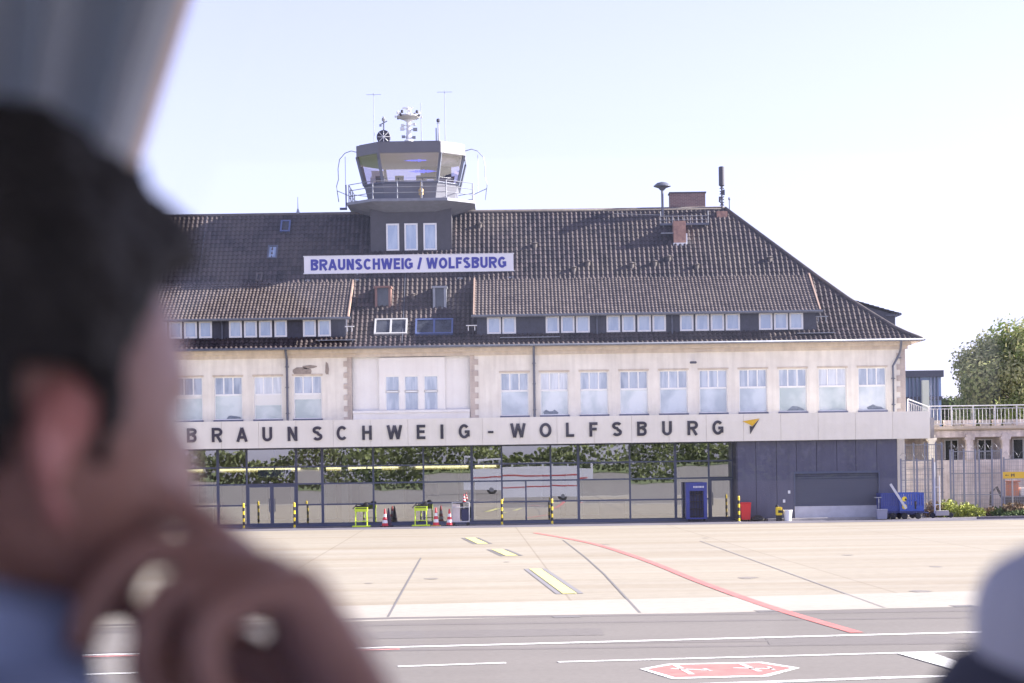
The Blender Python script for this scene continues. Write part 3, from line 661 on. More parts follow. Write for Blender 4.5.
# ---- dormers
def dormer(x0, x1, groups, zb=9.85, zt=11.13):
    yf = 2.3
    d = MB(); d.box(x0, x1, yf, yf + .12, zb, zt)
    # side cheeks
    for xx in (x0, x1 - .1): d.poly([(xx, yf + .121, zb), (xx, yf + .121, zt), (xx, 5.6, 13.2), (xx, 5.9, 12.5)]); d.poly([(xx + .1, yf + .121, zb), (xx + .1, yf + .121, zt), (xx + .1, 5.6, 13.2), (xx + .1, 5.9, 12.5)])
    d.box(x0 - .03, x1 + .03, yf - .05, yf, zb, zb + .12)
    dm = P(d, 'dormer', M_slate)
    # battened cladding lines
    mb = MB(); x = x0 + .3
    while x < x1: mb.box(x, x + .02, yf - .015, yf, zb + .13, zt); x += .4
    SP(mb, 'cladding_batten', M_greydk, dm)
    prof = [(0, 0), (3.85, 2.32)]
    t = tiles('dormer_roof', prof, lambda r: (x0 - .16, x1 + .16), M_tile2, None, lambda e, r, h: (e, 1.95 + r, 11.13 + h), tw=.2, row=.3, amp=.85); t.parent = dm
    for xx in (x0 - .2, x1 + .12):
        mb = MB(); i = len(mb.v); q = [(xx, 1.9, 11.02), (xx + .08, 1.9, 11.02), (xx + .08, 5.8, 13.35), (xx, 5.8, 13.35)]
        mb.v += q + [(a, b, c + .2) for a, b, c in q]
        for f in ((0, 3, 2, 1), (4, 5, 6, 7), (0, 1, 5, 4), (1, 2, 6, 5), (2, 3, 7, 6), (3, 0, 4, 7)): mb.f.append(tuple(i + k for k in f)); mb.m.append(0)
        SP(mb, 'verge_board', mat('verge_board', (.40, .28, .22), .7, var=.2), dm)
    mb = MB(); mb.tube([(x0 - .3, 1.9, 11.1), (x1 + .3, 1.9, 11.1)], .075, 8); SP(mb, 'dormer_gutter', M_zinc, dm)
    for (a, b) in groups:
        mb = MB(); f = .095; z0, z1 = zb + .31, zt - .05
        mb.box(a, a + f, yf - .06, yf - .005, z0, z1); mb.box(b - f, b, yf - .06, yf - .005, z0, z1); mb.box(a + f, b - f, yf - .06, yf - .005, z0, z0 + f); mb.box(a + f, b - f, yf - .06, yf - .005, z1 - f, z1)
        mb.box(a + f, b - f, yf - .035, yf - .015, z0 + f, z1 - f, 1)
        SP(mb, 'dormer_window', [M_white, M_dpane], dm)
    return dm
gr = [(487, 501), (502.3, 516), (545.7, 559.2), (561, 574.5), (576, 589.8), (606.5, 620.2), (622, 635.3), (637.5, 651), (652.5, 666), (680, 693.5), (695.5, 709.2), (710.7, 724.2), (725.7, 740), (759, 772.5), (774, 788), (789.5, 803.3)]
gr = [(WX(a, 326, 2.24), WX(b, 326, 2.24)) for a, b in gr]
dx0, dx1 = WX(477, 326, 2.3), WX(816.5, 324, 2.3)
dmr = dormer(dx0, dx1, gr)
gl_ = [(303, 316), (318, 331), (229, 242), (244, 257), (259, 272), (274.5, 287), (184, 197), (199, 212), (154, 167), (169, 182)]
gl_ = [(WX(a, 333, 2.24), WX(b, 333, 2.24)) for a, b in gl_]
dml = dormer(2 * XC - dx1, WX(346, 333, 2.3), gl_)
for (dm, us) in ((dmr, (597, 672)), (dml, (222,))):
    for u in us: mb = MB(); x = WX(u, 325, 2.2); mb.tube([(x, 1.95, 11.05), (x, 2.2, 10.9), (x, 2.2, 9.9)], .05, 6); SP(mb, 'dormer_downpipe', M_zinc, dm)
# short walkway grids beside the dormers
for (u0, u1, v) in ((317, 355, 345), (345, 354, 327), (466, 477, 326), (500, 560, 340), (816, 828, 317), (797, 835, 335)):
    mb = MB(); y = 1.9; xa, za = W(u0, v, y); xb, _ = W(u1, v, y); za = max(za, roofz(y) + .12)
    mb.box(xa, xb, y - .12, y + .12, za, za + .04); mb.box(xa + .1, xa + .14, y, y + .04, za - .25, za); mb.box(xb - .14, xb - .1, y, y + .04, za - .25, za)
    SP(mb, 'roof_step_grid', M_steel if v != 327 and v != 326 else M_white, roof)
# dormer on the right hip
hx = WX(894, 318, 5.2)
def hipz(x): return EZ + hprof((XC + HALF_E - x) / hr) * (RZ - EZ)
mb = MB(); mb.box(hx - .12, hx, 5.2, 14.2, 9.8, 11.25)
for yy in (5.2, 14.1):
    mb.poly([(hx - .12, yy, 9.9), (hx - .12, yy, 11.15), (hx - 3.0, yy, 12.0), (hx - 3.6, yy, 11.5)])
hd = P(mb, 'dormer', M_slate)
t = tiles('dormer_roof', [(0, 0), (3.9, 1.15)], lambda r: (5.0, 14.4), M_tile2, None, lambda e, r, h: (hx + .25 - r, e, 11.13 + h), tw=.2, row=.3, amp=.85); t.parent = hd
mb = MB(); mb.tube([(hx + .3, 4.9, 11.1), (hx + .3, 14.5, 11.1)], .08, 8); mb.tube([(hx + .05, 5.3, 11.1), (hx + .05, 5.3, 10.0)], .05, 6); mb.box(hx - .5, hx + .25, 4.96, 5.04, 11.02, 11.08); SP(mb, 'dormer_gutter', M_zinc, hd)

# ================================================================== modern front: canopy, fascia, glazing, cladding
FY = -2.0
FX1 = WX(930, 424, FY); FX0 = 2 * XC - FX1
mb = MB(); n = 28; wseg = (FX1 - FX0) / n
for k in range(n): mb.box(FX0 + k * wseg + .006, FX0 + (k + 1) * wseg - .006, FY, FY + .06, 4.14, 5.55)
mb.box(FX0, FX1, FY + .061, FY + .2, 4.15, 5.54); mb.box(FX0, FX1, FY + .2, WY - .01, 5.2, 5.3)
fas = P(mb, 'canopy_fascia', M_cream); fas['label'] = 'cream fascia band with dark letters'
mb = MB(); mb.box(FX0 + .02, FX1 - .02, FY + .21, .6, 4.2, 4.28); SP(mb, 'canopy_soffit', mat('dark_soffit', (.07, .07, .1), .6), fas)
letters = [('B', 191.7), ('R', 217), ('A', 242), ('U', 267.3), ('N', 292.5), ('S', 317.5), ('C', 341.8), ('H', 367), ('W', 394.5), ('E', 421), ('I', 441.8), ('G', 464.2),
           ('-', 490.7), ('W', 518), ('O', 545.5), ('L', 570), ('F', 593.5), ('S', 617), ('B', 641.9), ('U', 667), ('R', 692.6), ('G', 717.8)]
LW = {'W': 15.3, 'I': 2.6, '-': 5.5, 'O': 12, 'L': 8.2, 'F': 8.2, 'E': 8.6, 'B': 9.6, 'R': 10.4, 'A': 11, 'U': 9.8, 'N': 9.8, 'S': 9.8, 'C': 10.4, 'H': 9.6, 'G': 11}
zc = 4.86
for ch, u in letters:
    x = WX(u, 431, FY); h_ = .74 if ch != '-' else .11
    mb = text_mb(ch, w=LW[ch] * .0517, h=h_, depth=.05, bold=.012, cx=x, cz=zc if ch != '-' else 4.80, y=FY - .05)
    o = SP(mb, 'letter', M_letter, fas)
mb = MB(); lx = lambda u, v: (WX(u, v, FY), WZ(u, v, FY))
y = FY - .04
def flat(pts, mi, y=y):
    i = len(mb.v); n = len(pts); mb.v += [(a, y, b) for a, b in pts] + [(a, y + .035, b) for a, b in pts]
    mb.f.append(tuple(i + k for k in range(n))); mb.m.append(mi)
    for k in range(n): mb.f.append((i + k, i + n + k, i + n + (k + 1) % n, i + (k + 1) % n)); mb.m.append(mi)
flat([lx(742.6, 421.3), lx(759.2, 418.6), lx(752.2, 426.2), lx(750.0, 424.6)], 0)
flat([lx(759.2, 419.2), lx(750.3, 434.0), lx(749.6, 426.0), lx(752.4, 426.6)], 1)
SP(mb, 'emblem', [mat('emblem_yellow', (.80, .48, .03), .5), M_letter], fas)

# glazed front at y = 0
GX = [166, 218.5, 247, 297, 323, 373.5, 423.7, 472.5, 502, 551, 579, 630, 676, 709, 733]
gx = [WX(u, 490, 0) for u in GX]; x = gx[0]; pre = []
while x > XL + 2: x -= 2.7; pre.insert(0, x)
gx = pre + gx; TR = [1.15, 2.25, 3.15]; TOP = 4.19
doors = {(247, 297): 2, (709, 733): 1}
for k in range(len(gx) - 1):
    a, b = gx[k], gx[k + 1]; heavy = k - len(pre) in (1, 3, 4, 7, 10, 12)
    isdoor = (k - len(pre)) == 2 or (k - len(pre)) == 13
    mb = MB(); hw_ = .045; f = .04
    mb.box(a - (hw_ * 2 if heavy else hw_), a + hw_, -.06, .1, .08, TOP)
    tr = [t for t in TR if not (isdoor and t < 2.2)]
    for t in tr: mb.box(a + hw_, b - hw_, -.04, .08, t - f, t + f)
    mb.box(a + hw_, b - hw_, -.05, .09, .08, .16 if not isdoor else .1); mb.box(a + hw_, b - hw_, -.05, .09, TOP - .09, TOP)
    if k == len(gx) - 2: mb.box(b - hw_, b + hw_, -.06, .1, .08, TOP)
    if (k - len(pre)) == 8: xm = WX(526, 500, 0); mb.box(xm - .04, xm + .04, -.05, .09, .16, 2.25 - f)
    go = P(mb, 'glazing_frame', M_frame)
    mb = MB(); z0 = .16 if not isdoor else 2.25 + f
    zs = [z0] + [t for t in TR if t > z0] + [TOP - .09]
    for za, zb_ in zip(zs, zs[1:]):
        e = random.uniform(-.008, .008); e2_ = random.uniform(-.004, .004)
        mb.quad((a + hw_, .02 + e, za + f * .5), (b - hw_, .02 - e, za + f * .5), (b - hw_, .02 - e + e2_, zb_ - f * .5), (a + hw_, .02 + e + e2_, zb_ - f * .5))
    SP(mb, 'glass_pane', M_glass, go)
    if isdoor:
        leaves = [(a + hw_, (a + b) / 2 - .003), ((a + b) / 2 + .003, b - hw_)] if k - len(pre) == 2 else [(a + hw_, b - hw_)]
        for li, (p, q) in enumerate(leaves):
            mb = MB(); s = .09
            mb.box(p, p + s, -.09, .0, .1, 2.2); mb.box(q - s, q, -.09, .0, .1, 2.2); mb.box(p + s, q - s, -.09, 0, .1, .2); mb.box(p + s, q - s, -.09, 0, 2.1, 2.2)
            do = P(mb, 'glass_door', M_frame)
            mb = MB(); mb.quad((p + s, -.04, .2), (q - s, -.04, .2), (q - s, -.04, 2.1), (p + s, -.04, 2.1)); SP(mb, 'door_glass', M_glass, do)
            mb = MB(); hx_ = (q - .14) if li == 0 and len(leaves) == 2 else p + .14; mb.tube([(hx_, -.14, .8), (hx_, -.14, 1.5)], .02, 6); SP(mb, 'door_handle', M_steel, do)
# kerb at the foot of the glass
mb = MB(); mb.box(XL, gx[-1] + .05, -.35, .3, .0, .079); P(mb, 'base_kerb', M_frame)
# hall behind the glass
mb = MB(); mb.box(XL + .5, gx[-1] + .1, .31, 14, .0, .05); P(mb, 'hall_floor', mat('hall_floor_stone', (.45, .43, .40), .25, var=.2))
mb = MB(); mb.box(XL + .5, gx[-1] + .1, .62, 14, 4.2, 4.27); P(mb, 'hall_ceiling', mat('hall_ceiling', (.5, .5, .48), .8))
mb = MB(); mb.box(XL + .5, gx[-1] + .1, 14, 14.2, .05, 4.2); mb.box(gx[-1] + .06, gx[-1] + .2, .1, 14, .05, 4.2); P(mb, 'hall_wall', mat('hall_wall', (.75, .74, .68), .8, var=.2, scale=.5))
def lampmat():
    m, n, b = node_mat('strip_lamp'); b.inputs['Emission Color'].default_value = (1, .84, .5, 1); b.inputs['Emission Strength'].default_value = .7; return m
M_lamp = lampmat()
for yy, zz in ((8.8, 3.0),):
    for k in range(5): xx = XL + 4 + k * 5.6; mb = MB(); mb.box(xx, xx + 4.6, yy, yy + .16, zz, zz + .1); P(mb, 'strip_light', M_lamp)
mb = MB(); mb.box(XL + 1, 2.0, 9.0, 9.3, 2.9, 3.15); mb.box(XL + 1, 2.0, 9.3, 13.9, 3.05, 3.14); P(mb, 'hall_gallery', mat('gallery_cream', (.78, .72, .5), .7))
for k in range(9): xx = XL + 4 + k * 3.1; mb = MB(); mb.box(xx, xx + .12, 9.02, 9.14, .05, 2.9); P(mb, 'gallery_post', mat('hall_column', (.16, .17, .16), .6))
for k in range(8): xx = XL + 5 + k * 4.1; mb = MB(); mb.box(xx, xx + 1.4, 13.8, 13.98, .06, 2.5); P(mb, 'hall_doorway', mat('hall_dark', (.05, .06, .06), .5))
for k, u in enumerate((210, 323, 345, 472, 579, 676, 120, 60)):
    x = WX(u, 480, 1.2); mb = MB(); mb.box(x - .17, x + .17, .9, 1.24, .05, 4.2); P(mb, 'hall_column', mat('hall_column', (.16, .17, .16), .6))
for (u0, u1, v0, v1, y_) in ((352, 382, 469, 485, 1.5), (258, 291, 470, 477, .4), (409, 438, 484, 496, 4)):
    mb = MB(); x0, z1_ = W(u0, v0, y_); x1, z0_ = W(u1, v1, y_); mb.box(x0, x1, y_, y_ + .08, z0_, z1_); mb.box((x0 + x1) / 2 - .03, (x0 + x1) / 2 + .03, y_ + .02, y_ + .06, z1_, 4.2)
    P(mb, 'hanging_panel', mat('hall_panel_dark', (.035, .045, .04), .3) if u0 != 258 else mat('hall_panel_blue', (.04, .06, .2), .3))
for (u0, u1) in ((176, 206), (500, 560), (600, 625)):
    mb = MB(); x0, x1 = WX(u0, 500, 5), WX(u1, 500, 5); mb.box(x0, x1, 5, 5.8, .05, 1.1); mb.box(x0 - .1, x1 + .1, 4.9, 5.9, 1.1, 1.16); P(mb, 'hall_counter', mat('counter_wood', (.3, .25, .2), .5))

# grey cladding block with the roller shutter
CY = -1.7; cx0, cx1 = gx[-1] + .06, WX(897.5, 480, CY)
sx0, sx1 = WX(794, 490, CY), WX(880, 490, CY); sz1, sz0, pz = 2.52, .72, .1
mb = MB(); js = [cx0] + [WX(u, 470, CY) for u in (756, 776.6, 796.5, 816.7, 837, 856, 877)] + [cx1]
g_ = .012
for a, b in zip(js, js[1:]):
    segs = []
    a_, b_ = a + g_, b - g_
    mb.box(a_, b_, CY, CY + .04, sz1 + .0, 4.18)
    lo = []
    if b_ <= sx0 or a_ >= sx1: lo = [(a_, b_)]
    else:
        if a_ < sx0: lo.append((a_, sx0))
        if b_ > sx1: lo.append((sx1, b_))
    for (p, q) in lo: mb.box(p, q, CY, CY + .04, .1, sz1)
mb.box(cx1 - .04, cx1, CY + .041, WY - .01, .1, 4.18)
clad = P(mb, 'cladding', M_grey)
mb = MB(); mb.box(cx0, sx0, CY + .045, CY + .2, .1, 4.18); mb.box(sx1, cx1 - .045, CY + .045, CY + .2, .1, 4.18); mb.box(sx0, sx1, CY + .045, CY + .2, sz1, 4.18); mb.box(cx0 - .06, cx0, CY, .0, .1, 4.18)
SP(mb, 'joint_backing', M_greydk, clad)
mb = MB(); nsl = 14; hs = (sz1 - sz0) / nsl
for k in range(nsl): mb.box(sx0 + .07, sx1 - .07, CY + .10 , CY + .16, sz0 + k * hs + .012, sz0 + (k + 1) * hs - .012)
mb.box(sx0 + .07, sx1 - .07, CY + .15, CY + .2, sz0, sz1); P(mb, 'roller_shutter', mat('shutter_grey', (.075, .085, .13), .45))
mb = MB(); mb.box(sx0, sx0 + .07, CY - .02, CY + .2, sz0, sz1); mb.box(sx1 - .07, sx1, CY - .02, CY + .2, sz0, sz1); mb.box(sx0 + .07, sx1 - .07, CY - .02, CY + .09, sz1 - .12, sz1); P(mb, 'shutter_frame', M_frame)
mb = MB(); mb.box(sx0 + .02, sx1 - .02, CY - .03, CY + .2, .1, sz0 - .004)
pl_ = P(mb, 'loading_plinth', mat('plinth_concrete', (.55, .55, .60), .8, var=.15))
mb = MB(); mb.box(WX(768, 520, CY - .8), WX(876, 520, CY - .8), CY - .9, CY - .05, .004, .12); P(mb, 'loading_kerb', M_conc)
for (u, v) in ((789, 492), (784, 501)):
    x, z = W(u, v, CY); mb = MB(); mb.box(x - .06, x + .06, CY - .05, CY, z - .08, z + .08); P(mb, 'wall_switch', M_white)
mb = MB(); x = WX(902, 480, 1.0); mb.box(cx1 + .02, cx1 + .3, .6, .9, .01, 4.14); P(mb, 'canopy_post', M_bay)

# ================================================================== CONTROL TOWER on the ridge
tcx, tcy = -5.5, 9.7
tower = thing('control_tower', 'grey control tower with octagonal glass cab rising out of the tile roof', 'control tower', (tcx, tcy, 13.0))
TT = tower.location.copy()
def TP(mb, name, m, parent=None, **k):
    o = mb.build(name, m, None, **k)
    if parent: o.parent = parent
    else: o.parent = tower; o.location = -TT
    return o
def octa(h, c, cx=tcx, cy=tcy): return [(cx - h + c, cy - h), (cx + h - c, cy - h), (cx + h, cy - h + c), (cx + h, cy + h - c), (cx + h - c, cy + h), (cx - h + c, cy + h), (cx - h, cy + h - c), (cx - h, cy - h + c)]
mb = MB(); sh = 2.29; mb.box(tcx - sh, tcx + sh, tcy - sh, tcy + sh, 12.8, 17.9); TP(mb, 'shaft', M_shaft)
fy = tcy - sh
for (u0, u1) in ((386.3, 399.3), (404.5, 417.8), (423.5, 436.8)):
    x0, x1 = WX(u0, 237, fy), WX(u1, 237, fy); z0, z1 = WZ(411, 250.5, fy), WZ(411, 223.5, fy); mb = MB(); f = .09
    mb.box(x0, x0 + f, fy - .08, fy - .004, z0, z1); mb.box(x1 - f, x1, fy - .08, fy - .004, z0, z1); mb.box(x0 + f, x1 - f, fy - .08, fy - .004, z0, z0 + f); mb.box(x0 + f, x1 - f, fy - .08, fy - .004, z1 - f, z1)
    mb.box(x0 + f, x1 - f, fy - .05, fy - .02, z0 + f, z1 - f, 1); TP(mb, 'shaft_window', [M_white, M_dpane])
# gallery
mb = MB(); mb.prism(octa(2.35, 1.0), 17.45, 17.9, pts1=octa(3.6, 1.5)); mb.prism(octa(3.62, 1.5), 17.904, 18.06); gal = TP(mb, 'gallery', mat('gallery_grey', (.22, .23, .27), .6, var=.2))
mb = MB(); oc = octa(3.5, 1.45); pts = []
for k in range(8):
    a, b = Vector(oc[k]), Vector(oc[(k + 1) % 8]); n = 3 if (b - a).length > 3 else 1
    for j in range(n): q = a + (b - a) * j / n; pts.append(q)
for q in pts: mb.tube([(q.x, q.y, 18.06), (q.x, q.y, 19.06)], .032, 6)
for z in (18.4, 18.72, 19.06): mb.tube([(q.x, q.y, z) for q in pts] + [(pts[0].x, pts[0].y, z)], .022, 5)
TP(mb, 'railing', M_steel, gal)
# cab: lower wall, slanted panes with posts, fascia, roof
zb, zs, zt_, zf = 18.06, 19.05, 20.68, 21.30
def oz(z): t = (z - zb) / (zt_ - zb); return octa(2.42 + .62 * t, 1.02 + .26 * t)
mb = MB(); mb.prism(oz(zb), zb, zs, pts1=oz(zs)); cab = TP(mb, 'cab_wall', M_cab)
mb = MB(); mb.prism(octa(2.2, .9), zs, zs + .03); TP(mb, 'cab_desk_floor', mat('cab_inside', (.13, .12, .13), .8), cab)
mb = MB(); mb.prism(octa(3.07, 1.3), zt_, zf); TP(mb, 'cab_fascia', M_cab)
mb = MB(); mb.prism(octa(2.9, 1.2), zt_ - .04, zt_ - .003); TP(mb, 'cab_ceiling', mat('cab_ceiling_pale', (.36, .35, .42), .7), cab)
mb = MB(); mb.prism(octa(2.9, 1.2), zf + .003, zf + .06); TP(mb, 'cab_roof', M_zinc)
A, B = oz(zs), oz(zt_)
mb = MB()
for k in range(8):
    a, b = A[k], B[k]; mb.tube([(a[0], a[1], zs), (b[0], b[1], zt_)], .10, 4)
    a2, b2 = A[(k + 1) % 8], B[(k + 1) % 8]
    mb.tube([(a[0], a[1], zs + .03), (a2[0], a2[1], zs + .03)], .07, 4)
TP(mb, 'cab_posts', mat('cab_post_grey', (.11, .12, .16), .5))
for k in range(8):
    a, b, a2, b2 = A[k], B[k], A[(k + 1) % 8], B[(k + 1) % 8]; mb = MB()
    mb.quad((a[0], a[1], zs), (a2[0], a2[1], zs), (b2[0], b2[1], zt_), (b[0], b[1], zt_)); TP(mb, 'cab_pane', M_cglass)
for k in (1, 2):      # dark blinds half drawn inside the two right hand panes
    a, b, a2, b2 = [Vector((p[0], p[1], 0)) for p in (A[k], B[k], A[(k + 1) % 8], B[(k + 1) % 8])]; c0 = Vector((tcx, tcy, 0)); mb = MB()
    def pt(u_, t): p = a.lerp(a2, u_).lerp(b.lerp(b2, u_), t); p = c0 + (p - c0) * .94; return (p.x, p.y, zs + (zt_ - zs) * t)
    mb.quad(pt(.08, .62), pt(.94, .80), pt(.94, .98), pt(.08, .98)); mb.quad(pt(.1, .03), pt(.9, .03), pt(.9, .3), pt(.1, .18)); TP(mb, 'cab_blind', mat('dark_blind', (.05, .045, .05), .8), cab)
# inside the cab: desk ring, monitors, blinds, chair
mb = MB(); mb.box(tcx - 1.6, tcx + 1.6, tcy - 2.0, tcy - 1.4, zs + .03, zs + .12); TP(mb, 'console_desk', M_cream, cab)
for (dx, w_) in ((-2.0, .5), (-.9, .5), (.3, .6), (1.3, .5)):
    mb = MB(); mb.box(tcx + dx, tcx + dx + w_, tcy - 1.7, tcy - 1.62, zs + .13, zs + .55); TP(mb, 'monitor', M_black, cab)
for (dx, z, w_) in ((-.35, 20.42, 1.35), (-.1, 19.80, 1.6)):
    mb = MB(); n = 14
    for k in range(n): x = tcx + dx + w_ * k / n; q_ = .085 * math.sin(math.pi * (k + .5) / n) * random.uniform(.4, 1.2); mb.box(x, x + w_ / n * .85, tcy - 1.9, tcy - 1.86, z - q_, z + q_)
    m_ = mat('blue_streak_glow', (.05, .07, .6), .4); m_.node_tree.nodes['Principled BSDF'].inputs['Emission Color'].default_value = (.08, .12, 1, 1); m_.node_tree.nodes['Principled BSDF'].inputs['Emission Strength'].default_value = .35
    TP(mb, 'blue_streak', m_, cab)  # blue streaks of reflection in the cab glass, put in as glowing strips
mb = MB(); mb.box(tcx + .4, tcx + 2.2, tcy + 1.9, tcy + 1.95, 19.9, 20.66); TP(mb, 'roller_blind', mat('dark_blind', (.05, .045, .05), .8), cab)
mb = MB(); mb.box(tcx - 2.3, tcx - 1.6, tcy - .6, tcy - .2, zs + .03, zs + 1.0); mb.box(tcx - 2.35, tcx - 1.9, tcy - .9, tcy - .62, zs + .03, zs + .6); TP(mb, 'equipment_rack', M_cream, cab)
# gallery clutter: orange warning lamp, light box
x = WX(420.5, 188, 6.2)
lamp = TP(MB().lathe((x, 6.75, 18.06), [(.12, 0), (.05, .06), (.05, .22), (.13, .26), (.15, .55), (.08, .62), (.02, 1.0)], 10), 'signal_lamp', mat('amber_lamp', (.42, .30, .14), .5))
# lightning hoops either side
for s in (-1, 1):
    mb = MB(); e = 3.07 if s < 0 else 3.07
    c = lambda dx, z: (tcx + s * dx, tcy - .6, z)
    pts = [c(3.0, 21.1), c(3.45, 21.22), c(3.8, 21.10), c(4.12, 20.75), c(4.22, 20.2), c(4.2, 19.6), c(4.32, 19.2), c(4.28, 18.9), c(4.2, 18.3)]
    mb.tube(pts, .025, 5); mb.tube([c(3.5, 18.6), c(4.3, 18.95)], .022, 5); mb.tube([c(3.8, 20.9), c(3.8, 18.7)], .015, 4); TP(mb, 'lightning_hoop', M_steel)
# side boxes on the gallery's left end
mb = MB(); xq = tcx - 3.75; mb.box(xq - .35, xq + .05, tcy - 1.2, tcy - .9, 17.8, 17.9); mb.box(xq - .02, xq + .05, tcy - 1.2, tcy - 1.1, 17.9, 19.2); TP(mb, 'gallery_bracket', M_navy)

# roof gear on the cab
def antenna(name, label, u, vt, vb, y, r=.03, cross=None, group=None):
    x, zt__ = W(u, vt, y); zb_ = zf + .06
    t = thing(name, label, 'antenna', (x, y, zb_), group)
    mb = MB(); mb.tube([(0, 0, 0), (0, 0, zt__ - zb_)], r, 6, r1=r * .6); mb.lathe((0, 0, 0), [(.12, 0), (.12, .08), (.05, .14)], 8); mb.build('mast', M_steel, t)
    if cross:
        mb = MB(); h = (zt__ - zb_) * cross[0]; mb.tube([(-cross[1], 0, h), (cross[1], 0, h)], .012, 5); mb.tube([(0, -cross[1], h), (0, cross[1], h)], .012, 5); mb.build('crossbar', M_steel, t)
    return t
antenna('whip_antenna', 'thin whip antenna with small crossbar, left of the two tall ones', 373.6, 93, 142, 9.0, .022, (.97, .42))
antenna('whip_antenna', 'thin whip antenna with small crossbar above the right front corner of the cab', 444.6, 91, 142, 8.6, .022, (.98, .42))
antenna('whip_antenna', 'short plain rod antenna right behind the white radar mast', 421, 103, 142, 9.5, .026)
t = antenna('stub_antenna', 'stubby dark antenna pair at the right front edge of the cab roof', 438.2, 119, 142, 7.6, .05, (.82, .1))
mb = MB(); mb.tube([(-.13, 0, 0), (-.13, 0, .85)], .03, 5); mb.lathe((0, 0, 1.15), [(.03, 0), (.1, .05), (.1, .18), (.02, .24)], 8); mb.build('antenna_head', M_greydk, t)
# round drum with small mast
x, z = W(383.7, 138, 7.9)
t = thing('drum_antenna', 'round dark drum antenna with small sensor mast at the left front of the cab roof', 'antenna', (x, 7.9, zf + .06))
mb = MB(); mb.lathe((0, -.12, .42), [(.36, 0), (.40, .04), (.40, .2), (.36, .24)], 20, axis='Y'); mb.box(-.06, .06, -.05, .05, 0, .1); mb.build('drum', M_greydk, t)
mb = MB();
for k in range(4): a = math.pi * k / 4; mb.tube([(-.34 * math.cos(a), -.14, .42 - .34 * math.sin(a)), (.34 * math.cos(a), -.14, .42 + .34 * math.sin(a))], .02, 4)
mb.build('spokes', M_white, t)
mb = MB(); mb.tube([(0, .12, .0), (0, .12, 1.6)], .04, 6); mb.tube([(-.2, .12, 1.15), (.2, .12, 1.35)], .03, 5); mb.lathe((0, .12, 1.35), [(.09, 0), (.11, .1), (.05, .25)], 8); mb.lathe((-.18, .12, 1.05), [(.07, 0), (.07, .12)], 8); mb.build('sensor_mast', M_steel, t)
# white radar / camera mast
x, z = W(408.8, 140, 8.4)
t = thing('radar_mast', 'white radar mast with ring platform of cameras in the middle of the cab roof', 'radar mast', (x, 8.4, zf + .06))
mb = MB(); mb.lathe((0, 0, 0), [(.26, 0), (.26, .3), (.16, .34), (.13, .9), (.13, 1.35), (.30, 1.45)], 12); mb.build('column', M_white, t, smooth=False)
mb = MB(); mb.lathe((0, 0, 1.42), [(.30, .04), (.60, .14), (.68, .22), (.66, .28), (.3, .30)], 20); mb.build('ring_platform', mat('radar_grey_white', (.55, .54, .53), .5, var=.15), t)
for k in range(8):
    a = math.pi * 2 * k / 8 + .2; mb = MB(); cx_, cy_ = .60 * math.cos(a), .60 * math.sin(a); mb.lathe((cx_, cy_, 1.78), [(.05, 0), (.08, .04), (.08, .14), (.03, .18)], 8); mb.box(cx_ * 1.24 - .05, cx_ * 1.24 + .05, cy_ * 1.24 - .05, cy_ * 1.24 + .05, 1.58, 1.70, 0); mb.build('camera_pod', M_letter if k % 2 else M_white, t)
mb = MB(); mb.lathe((0, 0, 1.79), [(.06, 0), (.07, .2), (.17, .25), (.15, .34), (.04, .4)], 12); mb.box(-.34, .26, -.05, .05, 2.1, 2.18); mb.build('scanner_head', M_white, t)
for (dx, dz, s) in ((-.36, .95, 1), (.38, .9, 1), (-.3, .5, .8), (.3, .45, .8), (-.34, 1.15, .7), (.32, 1.2, .7)):
    mb = MB(); mb.box(dx - .12 * s, dx + .12 * s, -.14, .1, dz - .07 * s, dz + .09 * s); mb.tube([(0, 0, dz), (dx, 0, dz)], .025, 5); mb.build('floodlight', M_white if dz > .9 else M_steel, t)

# ================================================================== sign on the roof
sy = 6.1
x0, x1 = WX(304, 264, sy), WX(513.5, 262, sy); z0, z1 = WZ(408, 271.8, sy), WZ(408, 255.4, sy)
sign = thing('roof_sign', 'long white sign with blue capitals standing on the roof below the tower', 'sign', ((x0 + x1) / 2, sy, z0)); O = sign.location
def SG(mb, name, m): o = mb.build(name, m, None); o.parent = sign; o.location = -Vector(O); return o
mb = MB(); mb.box(x0, x1, sy, sy + .1, z0, z1); SG(mb, 'panel', mat('sign_white', (.86, .84, .86), .4, var=.05, scale=.7))
mb = MB(); mb.box(x0 - .04, x1 + .04, sy - .02, sy + .12, z1 + .002, z1 + .05); mb.box(x0 - .04, x1 + .04, sy - .02, sy + .12, z0 - .05, z0 - .002); SG(mb, 'trim', M_white)
M_bl = mat('blue_letter', (.045, .05, .34), .5)
xm = WX(408.5, 264, sy)
SG(text_mb('BRAUNSCHWEIG / WOLFSBURG', w=WX(506.3, 264, sy) - WX(310.8, 264, sy), h=.62, depth=.03, bold=.045, cx=xm, cz=(z0 + z1) / 2, y=sy - .02), 'lettering', M_bl)
for u in (308, 357, 460, 511):
    mb = MB(); x = WX(u, 270, sy); mb.box(x - .05, x + .05, sy + .02, sy + .10, roofz(sy) - .25, z0 - .052); mb.box(x - .14, x + .14, sy - .35, sy + .02, roofz(sy) - .3, roofz(sy) - .22); SG(mb, 'bracket', M_steel)
mb = MB(); mb.tube([(x0 + 1, sy + .11, z1 - .2), (x0 + 1, sy + 1.0, z1 + .05)], .03, 5); mb.tube([(x1 - 1, sy + .11, z1 - .2), (x1 - 1, sy + 1.0, z1 + .05)], .03, 5); SG(mb, 'stay', M_steel)

